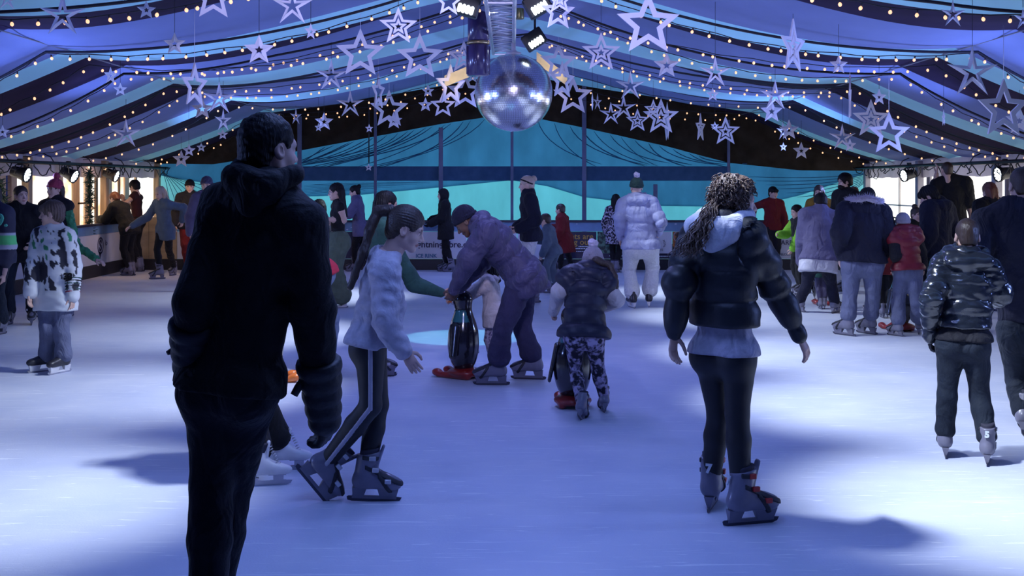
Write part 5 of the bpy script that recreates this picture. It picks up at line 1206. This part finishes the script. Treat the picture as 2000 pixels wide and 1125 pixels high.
for i in range(6):   # striped sleeve of the hockey shirt
    a, e = k9['el']['L'], k9['wr']['L']; d = nrm(e-a); c = a+(e-a)*(0.42+0.09*i); rr_ = 0.074-0.0022*i
    k9['sub']('sleeve_stripe', [cone(c-d*0.006, c+d*0.006, rr_, rr_, 0.004), cut(c+d*0.006, d, 0.002), cut(c-d*0.006, -d, 0.002)], [f_green, f_black][i % 2] if i != 5 else f_red, r=0.008)
a, e = k9['el']['L'], k9['wr']['L']; c = a+(e-a)*0.30
text('33', 0.075, tuple(c-k9['org']+np.array([-0.050, -0.082, -0.03])), BR, f_black, b9, bold=0.004, ext=0.006)

# ------------------------------------------------------------------ left side
b10, k10 = person('smiling woman in black coat and dark jeans, tied hair, near the left edge', 40, 634, 168, top=364, b=1.12, hy=-34, hp=-2, lean=1, wL='pocket', wR='down', topwear=[dict(m=f_black, o=0.045, hem=0.10, wr=0.006, collar=0.035, name='coat')], legs=dict(m=f_djean, o=0.014, ank=0.034, seat=1), hair=('pony', h_brown, 0.008, [(0, -0.15, 0.02), (0, -0.17, -0.06)]), stance=0.28)
NEON = mat('neon_shirt', vcol=True, rough=0.7, var=0.15)
def neon(V, kk):
    z = V[:, 2]; C = np.tile((0.03, 0.03, 0.06), (len(V), 1)); h = kk['h']
    C[(z > 0.605*h) & (z < 0.635*h)] = (0.55, 0.55, 0.6); C[(z > 0.635*h) & (z < 0.70*h)] = (0.15, 0.75, 0.22); C[(z > 0.70*h) & (z < 0.72*h)] = (0.55, 0.55, 0.6); return C
b11, k11 = person('child in dark shirt with neon green stripe and number 9, cut by the left edge', -8, 640, 200, h=1.52, b=1.1, Y=12.6, hy=0, wL=(8, 535, -0.1), topwear=[dict(m=NEON, o=0.045, hem=0.08, col=neon, sleeve=0.8, cuff=0.06, name='hockey_shirt')], legs=dict(m=f_djean, o=0.018, ank=0.04), hair=('short', h_brown))
text('9.', 0.19, tuple(P(-10, 442, 12.38)-k11['org']), BR, mat('neon_print', (0.12, 0.65, 0.40), rough=0.5), b11, bold=0.003, ext=0.012)
b12, k12 = person('person in dark red bobble hat and dark top behind the hockey shirt boy', 112, 631, 190, h=1.58, hy=18, hp=0, Y=14.3, wL=(188, 505, -0.1), eL=(150, 482, 0.0), wR='belly', curl=0.2, topwear=[dict(m=f_char, o=0.03, hem=0.06, collar=0.03, sleeve={'L': 0, 'R': 1.0}, name='dark_top'), ], legs=dict(m=f_char, o=0.014, ank=0.034), hair=('long', h_brown, 0.008, 0.12), hat=('bobble', f_pk, f_pk), stance=0.34)
k12['sub']('tinsel_sleeve', [cone(k12['sh']['L'], k12['el']['L'], 0.055, 0.05, 0.02), cone(k12['el']['L'], k12['wr']['L'], 0.05, 0.042, 0.02)], fab('green_tinsel', (0.05, 0.26, 0.12), rough=0.5), r=0.012, disp=lambda x, y, z: 0.012*wob(x, y, z, 75, 1)+0.008*wob(x, y, z, 130, 2))
person('person in dark coat bending against the left barrier end', 252, 537, -66, h=1.48, b=1.0, lean=34, hp=30, Y=20.7, wL='front', wR='front', topwear=[dict(m=f_black, o=0.05, hem=0.10)], legs=dict(m=f_black, o=0.016), hair=('short', h_ging))
_, kph = person('short haired person in black vest holding up a phone by the left wall', 268, 523, -78, top=352, b=0.92, hy=6, hp=12, Y=21.65, wL=(240, 391, -0.12), wR=(243, 391, 0.1), curl=0.8, topwear=[dict(m=fab('black_red_vest', (0.05, 0.012, 0.016)), o=0.012, hem=0.03, sleeve=0, name='vest', vneck=1)], legs=dict(m=f_black, o=0.012, seat=1), hair=('short', h_black, 0.016))
tag(MB().bbox((-0.006, -0.06, -0.07), (0.006, 0.06, 0.07), 0.004).build('phone', M_blk, None, tuple((kph['wr']['L']+kph['wr']['R'])/2+kph['F']*0.10+U3*0.03)), 'dark phone held up by the person in black vest', 'phone')
person('blonde woman in grey blue open coat reaching out with her right arm', 322, 543, 214, h=1.50, lean=10, hy=0, hp=22, Y=20.0, tilt=-4, wR=(258, 441, -0.1), eR=(288, 424, 0.0), wL=(356, 430, 0.0), fR=(308, 545, 250), fL=(338, 538, 190), topwear=[dict(m=f_char, o=0.016, hem=0.08, sleeve=0, name='dark_top'), dict(m=f_teal, o=0.030, hem=0.14, flare=0.02, name='open_coat')], legs=dict(m=f_black, o=0.008), hair=('front_long', h_blond, 0.010, 0.30))
person('man in dark beanie and dark coat before the teal cloth corner', 371, 529, 168, top=352, b=1.1, hy=0, Y=21.2, topwear=[dict(m=f_char, o=0.04, hem=0.08, collar=0.03)], legs=dict(m=f_dred, o=0.02), hat=('beanie', f_black))
person('person in grey jacket and dark beanie half hidden by the big man', 404, 560, 160, top=346, hy=20, Y=17.6, topwear=[dict(m=f_lilac, o=0.04, hem=0.08, hood=1.1)], legs=dict(m=f_navy, o=0.016), hat=('beanie', f_purple))
# ------------------------------------------------------------------ behind the big man
person('woman in glasses, black crop top and green cargo trousers holding a tray', 660, 601, 248, top=358, b=1.0, hy=10, hp=6, Y=15.3, lean=0, wL=(630, 428, -0.12), eL=(672, 430, -0.06), wR=(628, 432, 0.10), curl=0.3, topwear=[dict(m=f_black, o=0.010, hem=-0.06, sleeve=0, name='crop_top', vneck=1, wr=0.002)], legs=dict(m=f_olive, o=0.050, ank=0.055, wr=0.010, seat=1, name='cargo_trousers'), hair=('long', h_black, 0.010, 0.34), hat=('glasses', M_glass), skates='hockey')
tag(MB().lathe([(0.001, 0), (0.12, 0.0), (0.14, 0.02), (0.135, 0.022), (0.115, 0.006), (0.001, 0.006)], 18).build('paper_plate', mat('plate_white', (0.7, 0.7, 0.74)), None, tuple(P(622, 437, 15.2))), 'white plate held by the woman in glasses', 'plate')
person('dark haired child in dark clothes just behind the woman in glasses', 628, 585, 236, top=390, hy=10, Y=16.4, topwear=[dict(m=f_navy, o=0.03, hem=0.08)], legs=dict(m=f_navy, o=0.014), hair=('long', h_black, 0.010, 0.2))
person('woman with hair bun in long grey jacket walking left by the far barrier', 702, 518, 262, top=362, hp=14, lean=6, Y=22.05-0.75, wL='front', wR='front', fL=(690, 530, 262), fR=(726, 530, 250, 20), topwear=[dict(m=f_lilac, o=0.045, hem=0.14, flare=0.02, collar=0.03)], legs=dict(m=f_black, o=0.012), hair=('bun', h_black))
person('dark haired person in dark green fleece half hidden by the grey sweatshirt girl', 742, 738, 80, h=1.47, Y=9.9, lean=4, hy=-10, wR=(862, 571, 0.06), eR=(808, 556, 0.0), wL='down', skin=SK_MID, topwear=[dict(m=f_green, o=0.034, hem=0.06, cuff=0.036, wr=0.007, name='fleece')], legs=dict(m=f_black, o=0.010), hair=('long', h_black, 0.01, 0.16), stance=0.05)
person('person in bright red top and pale jeans bending behind the big man', 628, 722, -50, h=1.40, Y=10.3, hp=40, pel=(620, 530, 0.0), nck=(568, 478, 0.0), hed=(538, 468, 0), wL=(540, 610, -0.1), wR=(545, 600, 0.1), fL=(640, 716, -40), fR=(604, 724, -40), kL=(649, 620, -0.05), topwear=[dict(m=f_hred, o=0.045, hem=0.06, wr=0.006, name='red_top')], legs=dict(m=f_ljean, o=0.014, ank=0.03, seat=1, name='jeans'), hair=('long', h_brown))
person('person in white figure skates and dark trousers hidden behind the big man', 545, 930, 76, h=1.45, Y=6.55, hy=0, pel=(505, 650, 0.0), nck=(490, 500, 0), hed=(488, 455, 0), wL='front', wR='down', fL=(560, 918, 84), fR=(518, 948, 80), kL=(515, 780, 0.1), kR=(495, 790, 0), topwear=[dict(m=f_black, o=0.03, hem=0.07, name='dark_top')], legs=dict(m=f_black, o=0.016, ank=0.045, upto=0.80), hair=('short', h_brown), skates='figure')
# ------------------------------------------------------------------ by the far barrier
person('person in black hooded long coat standing by the white lettered board', 870, 524, 256, top=366, h=None, Y=21.6, hy=0, wR=(845, 428, 0.1), wL=(842, 437, -0.1), gloves=f_black, fL=(868, 530, 250), fR=(878, 531, 262), topwear=[dict(m=f_black, o=0.045, hem=0.17, flare=0.05, hood_up=1, name='long_coat')], legs=dict(m=f_black, o=0.008), hair=('short', h_black), headx=0.03)
person('blonde woman with dark headband, navy coat and pale trousers behind the bending adult', 1036, 596, 262, top=344, Y=16.0, hy=0, hp=4, topwear=[dict(m=f_navy, o=0.045, hem=0.07, collar=0.045)], legs=dict(m=f_white, o=0.02), hair=('bun', h_blond), hat=('headband', f_black), wL='pocket', wR='pocket')
person('boy in grey blue tracksuit leaning beside the red gown child', 1074, 570, -70, h=1.13, Y=17.6, lean=16, hp=14, pel=(1082, 488, 0), topwear=[dict(m=f_teal, o=0.036, hem=0.07)], legs=dict(m=f_teal, o=0.022, ank=0.04), hair=('short', h_brown), wL='down', wR='front', fL=(1066, 572, -60), fR=(1084, 567, -70))
person('child in long dark red gown in front of the ticket board', 1104, 537, -66, h=1.18, Y=20.6, lean=10, hp=6, topwear=[dict(m=f_dred, o=0.045, hem=0.24, flare=0.07, name='red_gown')], legs=dict(m=f_black, o=0.014), hair=('short', h_brown), fL=(1092, 537, -60), fR=(1114, 534, -60), wL='down', wR='front')
person('long haired woman in dark flower print dress by the leafy board', 1202, 527, 20, top=380, Y=21.4, hy=-10, topwear=[dict(m=fab('flower_print', (0.012, 0.012, 0.025), color2=(0.5, 0.45, 0.55), vscale=28), o=0.03, hem=0.20, flare=0.03, name='dress')], legs=dict(m=f_black, o=0.008), hair=('long', h_black, 0.012, 0.30))
b20, k20 = person('person in ice blue padded coat, white trousers and dark bobble hat seen from behind', 1250, 601, 8, h=1.60, b=1.22, hy=-18, hp=4, Y=15.3, pel=(1252, 478, 0), nck=(1245, 392, 0), hed=(1243, 366, 0.03), wL=(1211, 464, 0.05), eL=(1210, 425, -0.04), wR=(1286, 455, 0.1), fL=(1234, 601, -14), fR=(1268, 599, 10), lod=1,
    topwear=[dict(m=f_ice, o=0.050, hem=0.035, q=(0.11, 0.016), flare=0.02, hood=1.2, cuff=0.045, name='padded_coat')], legs=dict(m=f_white, o=0.034, ank=0.046, wr=0.008, seat=1, upto=0.80), hat=('bobble', f_jade, f_fur), skates='hockey')
person('young person in red buttoned shirt and dark trousers standing at the far barrier', 1508, 527, 178, top=365, b=1.05, Y=21.3, hy=-20, wL='down', wR=(1470, 425, 0.1), topwear=[dict(m=f_dred, o=0.025, hem=0.06, collar=0.02, name='red_shirt')], legs=dict(m=f_char, o=0.022, ank=0.04), hair=('fringe', h_black))
person('boy in lime green top near the welcome board', 1562, 568, 250, h=1.22, Y=17.4, hy=0, hp=10, lean=4, wR='front', wL=(1549, 485, -0.05), topwear=[dict(m=f_lime, o=0.035, hem=0.02, name='lime_top'), dict(m=f_char, o=0.042, hem=-0.10, sleeve=0, name='dark_vest')], legs=dict(m=f_black, o=0.02), hair=('short', h_black))
person('long haired woman in mustard jacket facing us by the teal cloth', 1600, 536, 188, top=362, Y=19.8, hy=20, hp=10, topwear=[dict(m=f_mustard, o=0.04, hem=0.08)], legs=dict(m=f_black, o=0.014), hair=('front_long', h_brown, 0.012, 0.28))
b24, k24 = person('woman in lilac grey coat stooping over a child, legs apart', 1596, 611, 2, h=1.52, b=1.20, Y=14.6, lean=24, hp=26, pel=(1598, 508, 0.0), nck=(1603, 418, 0.15), hed=(1603, 396, 0.22), wL=(1566, 510, 0.32), wR=(1634, 505, 0.32), fL=(1557, 609, -40), fR=(1632, 611, 38), kL=(1576, 555, 0.1), kR=(1624, 555, 0.1),
    topwear=[dict(m=f_lgrey, o=0.036, hem=0.10, sleeve=0, flare=0.04, name='long_shirt'), dict(m=f_lilac, o=0.052, hem=0.005, flare=0.02, collar=0.04, name='coat')], legs=dict(m=f_navy, o=0.016, ank=0.034, seat=1), hair=('short', h_black, 0.016))
person('small child in dark green coat standing with a red based penguin between the legs', 1606, 601, 4, h=0.92, Y=15.2, topwear=[dict(m=f_green, o=0.04, hem=0.14, flare=0.03)], legs=dict(m=f_purple, o=0.012), hair=('short', h_black), wL='front', wR='front')
person('tall man with curly hair and dark beard behind the fur hood woman', 1655, 560, 236, top=345, Y=17.6, b=1.1, hy=14, topwear=[dict(m=f_black, o=0.035, hem=0.08)], legs=dict(m=f_black, o=0.016), hair=('short', h_black, 0.022))[1]['sub']('beard', [ell(P(1641, 372, 17.56), (0.06, 0.06, 0.05))], h_black) if False else None
b27, k27 = person('woman in navy parka with pale fur hood and grey jeans seen from behind', 1690, 655, 4, h=1.60, b=1.22, Y=12.5, lean=8, hp=22, pel=(1684, 510, 0.0), nck=(1688, 408, 0.06), hed=(1694, 389, 0.14), wL=(1640, 502, 0.05), eL=(1641, 455, -0.05), wR=(1729, 500, 0.12), eR=(1730, 450, 0.02), fL=(1650, 655, -36), fR=(1694, 652, -32), kL=(1660, 580, 0.02), kR=(1705, 580, 0.02),
    topwear=[dict(m=f_navy, o=0.058, hem=0.008, wr=0.007, hood=1.3, fur=f_fur, cuff=0.046, name='parka')], legs=dict(m=f_jean, o=0.020, ank=0.042, wr=0.005, seat=1, name='jeans', upto=0.70), hair=('short', h_black, 0.014))
b28, k28 = person('child in red padded gilet, grey trousers and knitted beanie with a penguin', 1772, 655, -4, h=1.20, b=1.02, Y=12.45, lean=6, hp=8, hy=6, pel=(1773, 525, 0.0), nck=(1767, 452, 0.02), hed=(1763, 436, 0.05), wL=(1757, 524, 0.32), eL=(1749, 500, -0.05), wR=(1802, 520, 0.15), fL=(1750, 656, -34), fR=(1795, 652, 22), kL=(1755, 590, 0.08), kR=(1790, 590, 0.0),
    topwear=[dict(m=f_char, o=0.028, hem=0.0, name='dark_top'), dict(m=f_redp, o=0.046, hem=0.006, q=(0.09, 0.016), sleeve=0.07, hood=1.0, name='padded_gilet')], legs=dict(m=f_jean, o=0.030, ank=0.044, wr=0.006, upto=0.70), hat=('beanie', f_gknit))
person('child in dark red coat between the fur hood woman and the red gilet child', 1728, 640, 10, h=1.12, Y=14.2, topwear=[dict(m=f_dred, o=0.045, hem=0.12)], legs=dict(m=f_black, o=0.014), hair=('short', h_black))
b29, k29 = person('teenager with dark fringe in dark jacket looking down to the left', 1828, 640, -40, h=1.60, b=1.12, Y=13.0, hy=-30, hp=24, lean=6, nck=(1832, 402, 0), hed=(1814, 384, -0.03), topwear=[dict(m=f_navy, o=0.055, hem=0.08, hood=1.2)], legs=dict(m=f_char, o=0.018), hair=('fringe', h_black, 0.014))
person('tall man in dark tee with hand at his ear by the right window', 1862, 545, 18, h=1.74, b=1.18, Y=17.2, hy=-28, hp=2, nck=(1858, 352, 0), hed=(1849, 332, 0), wR=(1897, 424, 0.12), eR=(1893, 398, -0.06), wL=(1829, 340, 0.06), eL=(1822, 384, 0.0), topwear=[dict(m=f_black, o=0.03, hem=0.05, sleeve=0.45, name='tee_shirt')], legs=dict(m=f_black, o=0.016), hair=('crop', h_brown))
person('brown haired woman in dark coat in front of the right window post', 1938, 600, -24, h=1.55, b=1.15, Y=15.0, hy=10, hp=10, topwear=[dict(m=f_black, o=0.055, hem=0.10, hood=1.1)], legs=dict(m=f_black, o=0.014), hair=('long', h_ging, 0.012, 0.14))
person('small dark child behind the red gilet child by the right window', 1786, 585, 160, h=1.20, Y=16.4, topwear=[dict(m=f_black, o=0.035, hem=0.08)], legs=dict(m=f_black, o=0.014), hair=('topbun', h_brown))
bm, km = person('tall man with curly hair and dark beard behind the fur hood woman', 1655, 556, 240, h=1.68, Y=17.6, b=1.1, hy=12, topwear=[dict(m=f_black, o=0.035, hem=0.08)], legs=dict(m=f_black, o=0.016), hair=('short', h_black, 0.024))
km['sub']('beard', [ell(km['HL']((0, 0.058, -0.075)), (0.055, 0.055, 0.05), 0.02), ell(km['HL']((0, 0.02, -0.06)), (0.068, 0.05, 0.045), 0.02)], h_black, r=0.011)
person('brown haired child just behind the bearded man', 1668, 548, 200, h=1.48, Y=18.6, topwear=[dict(m=f_char, o=0.035, hem=0.08)], legs=dict(m=f_black, o=0.014), hair=('long', h_ging, 0.01, 0.12))

# ------------------------------------------------------------------ penguin skating aids
M_pg = mat('penguin_black', vcol=True, rough=0.16, var=0.1, coat=0.6); M_pr = mat('penguin_red', (0.30, 0.015, 0.012), rough=0.3, coat=0.4); M_po = mat('beak_orange_lit_red', (0.85, 0.20, 0.03), rough=0.3, coat=0.4)
def penguin(label, px, gy, yaw, ht, mr=M_pr, Y=None):
    Y = Y or gY(gy); s = ht/0.80; r = empty('penguin_aid', ((px-1000)*Y/FOC, Y, 0)); r.rotation_euler = (0, 0, -R(yaw)); r.scale = (s, s, s); tag(r, label, 'skating aid', 'penguin skating aids')
    if ('pg',) not in CACHE:
        V, Q = sdf([ell((0, 0.0, 0.30), (0.145, 0.135, 0.265), 0.03), cone((0, 0, 0.42), (0, 0.0, 0.60), 0.10, 0.075, 0.06), ell((0, 0.012, 0.685), (0.088, 0.095, 0.090), 0.03)], 0.011)
        C = np.tile((0.012, 0.012, 0.02), (len(V), 1)); by = (V[:, 1] > 0.035) & (np.abs(V[:, 0]) < 0.10+0.0*V[:, 2]) & (V[:, 2] < 0.56); C[by] = (0.72, 0.72, 0.74)
        fc = (V[:, 2] > 0.56) & (V[:, 1] > 0.045) & (np.abs(np.abs(V[:, 0])-0.04) < 0.028) & (np.abs(V[:, 2]-0.695) < 0.04); C[fc] = (0.7, 0.7, 0.72)
        ey = (V[:, 2] > 0.6) & (V[:, 1] > 0.05) & ((np.abs(np.abs(V[:, 0])-0.036)/0.012)**2+((V[:, 2]-0.70)/0.016)**2 < 1); C[ey] = (0.01, 0.01, 0.01)
        nk_ = (V[:, 2] > 0.50) & (V[:, 2] < 0.60) & (np.abs(V[:, 0]) > 0.05); C[nk_] = (0.03, 0.14, 0.16)
        fl_, ql = sdf([cone((0.118, 0.0, 0.47), (0.178, -0.01, 0.20), 0.060, 0.040, 0.02, (0, 1, 0), 0.35)], 0.010)
        fr_, qr = sdf([cone((-0.118, 0.0, 0.47), (-0.178, -0.01, 0.20), 0.060, 0.040, 0.02, (0, 1, 0), 0.35)], 0.010)
        bk, qb = sdf([cone((0, 0.09, 0.675), (0, 0.165, 0.655), 0.026, 0.008, 0.01)], 0.008)
        bs, qs_ = sdf([ell((0, -0.02, 0.055), (0.145, 0.16, 0.045), 0.02), cone((-0.085, -0.10, 0.028), (-0.085, 0.20, 0.028), 0.030, 0.026, 0.02), cone((0.085, -0.10, 0.028), (0.085, 0.20, 0.028), 0.030, 0.026, 0.02), ell((-0.085, 0.22, 0.045), (0.042, 0.05, 0.034), 0.02), ell((0.085, 0.22, 0.045), (0.042, 0.05, 0.034), 0.02), cut((0, 0, 0.002), (0, 0, -1))], 0.009)
        CACHE[('pg',)] = [np_mesh('body', V, Q, M_pg, C), np_mesh('flipper', fl_, ql, mat('flipper_black', (0.012, 0.012, 0.02), rough=0.2, coat=0.5)), np_mesh('flipper', fr_, qr, mat('flipper_black')), np_mesh('beak', bk, qb, M_po), (bs, qs_)]
    c = CACHE[('pg',)]
    link('body', c[0], r); link('flipper', c[1], r); link('flipper', c[2], r); link('beak', c[3], r); link('ski_base', np_mesh('ski_base', *c[4], mr), r)
penguin('glossy black penguin aid with red base held by the bending adult', 905, 738, -58, 0.76)
penguin('penguin aid pushed by the girl in padded gilet', 1118, 803, -2, 0.76, Y=8.55)
penguin('penguin aid in front of the red gilet child', 1758, 652, -20, 0.76, Y=12.95)
penguin('penguin aid with red base between the legs of the stooping woman', 1602, 598, 180, 0.62, Y=15.75)
penguin('penguin aid with red base coloured as brightly lit, past the big man', 522, 752, 72, 0.78, M_po, Y=9.6)  # same red base; the bright light on it is painted in as orange
tag(MB().bbox((-0.10, -0.06, 0), (0.10, 0.06, 0.14), 0.02).tube([(-0.05, 0, 0.13), (-0.04, 0, 0.19), (0.04, 0, 0.19), (0.05, 0, 0.13)], 0.006, 5).build('bag', mat('tan_bag', (0.22, 0.15, 0.10)), None, tuple((P(690, 520, 21.6)*np.array([1, 1, 0])))), 'small tan bag on the ice by the far barrier', 'bag') if False else None

# ------------------------------------------------------------------ lettering as meshes
dg = bpy.context.evaluated_depsgraph_get()
for o in [o for o in bpy.data.objects if o.type == 'FONT']:
    me = bpy.data.meshes.new_from_object(o.evaluated_get(dg)); n = link('lettering', me, o.parent); n.matrix_local = o.matrix_local.copy()
    n.location = o.location; n.rotation_euler = o.rotation_euler
    bpy.data.objects.remove(o)
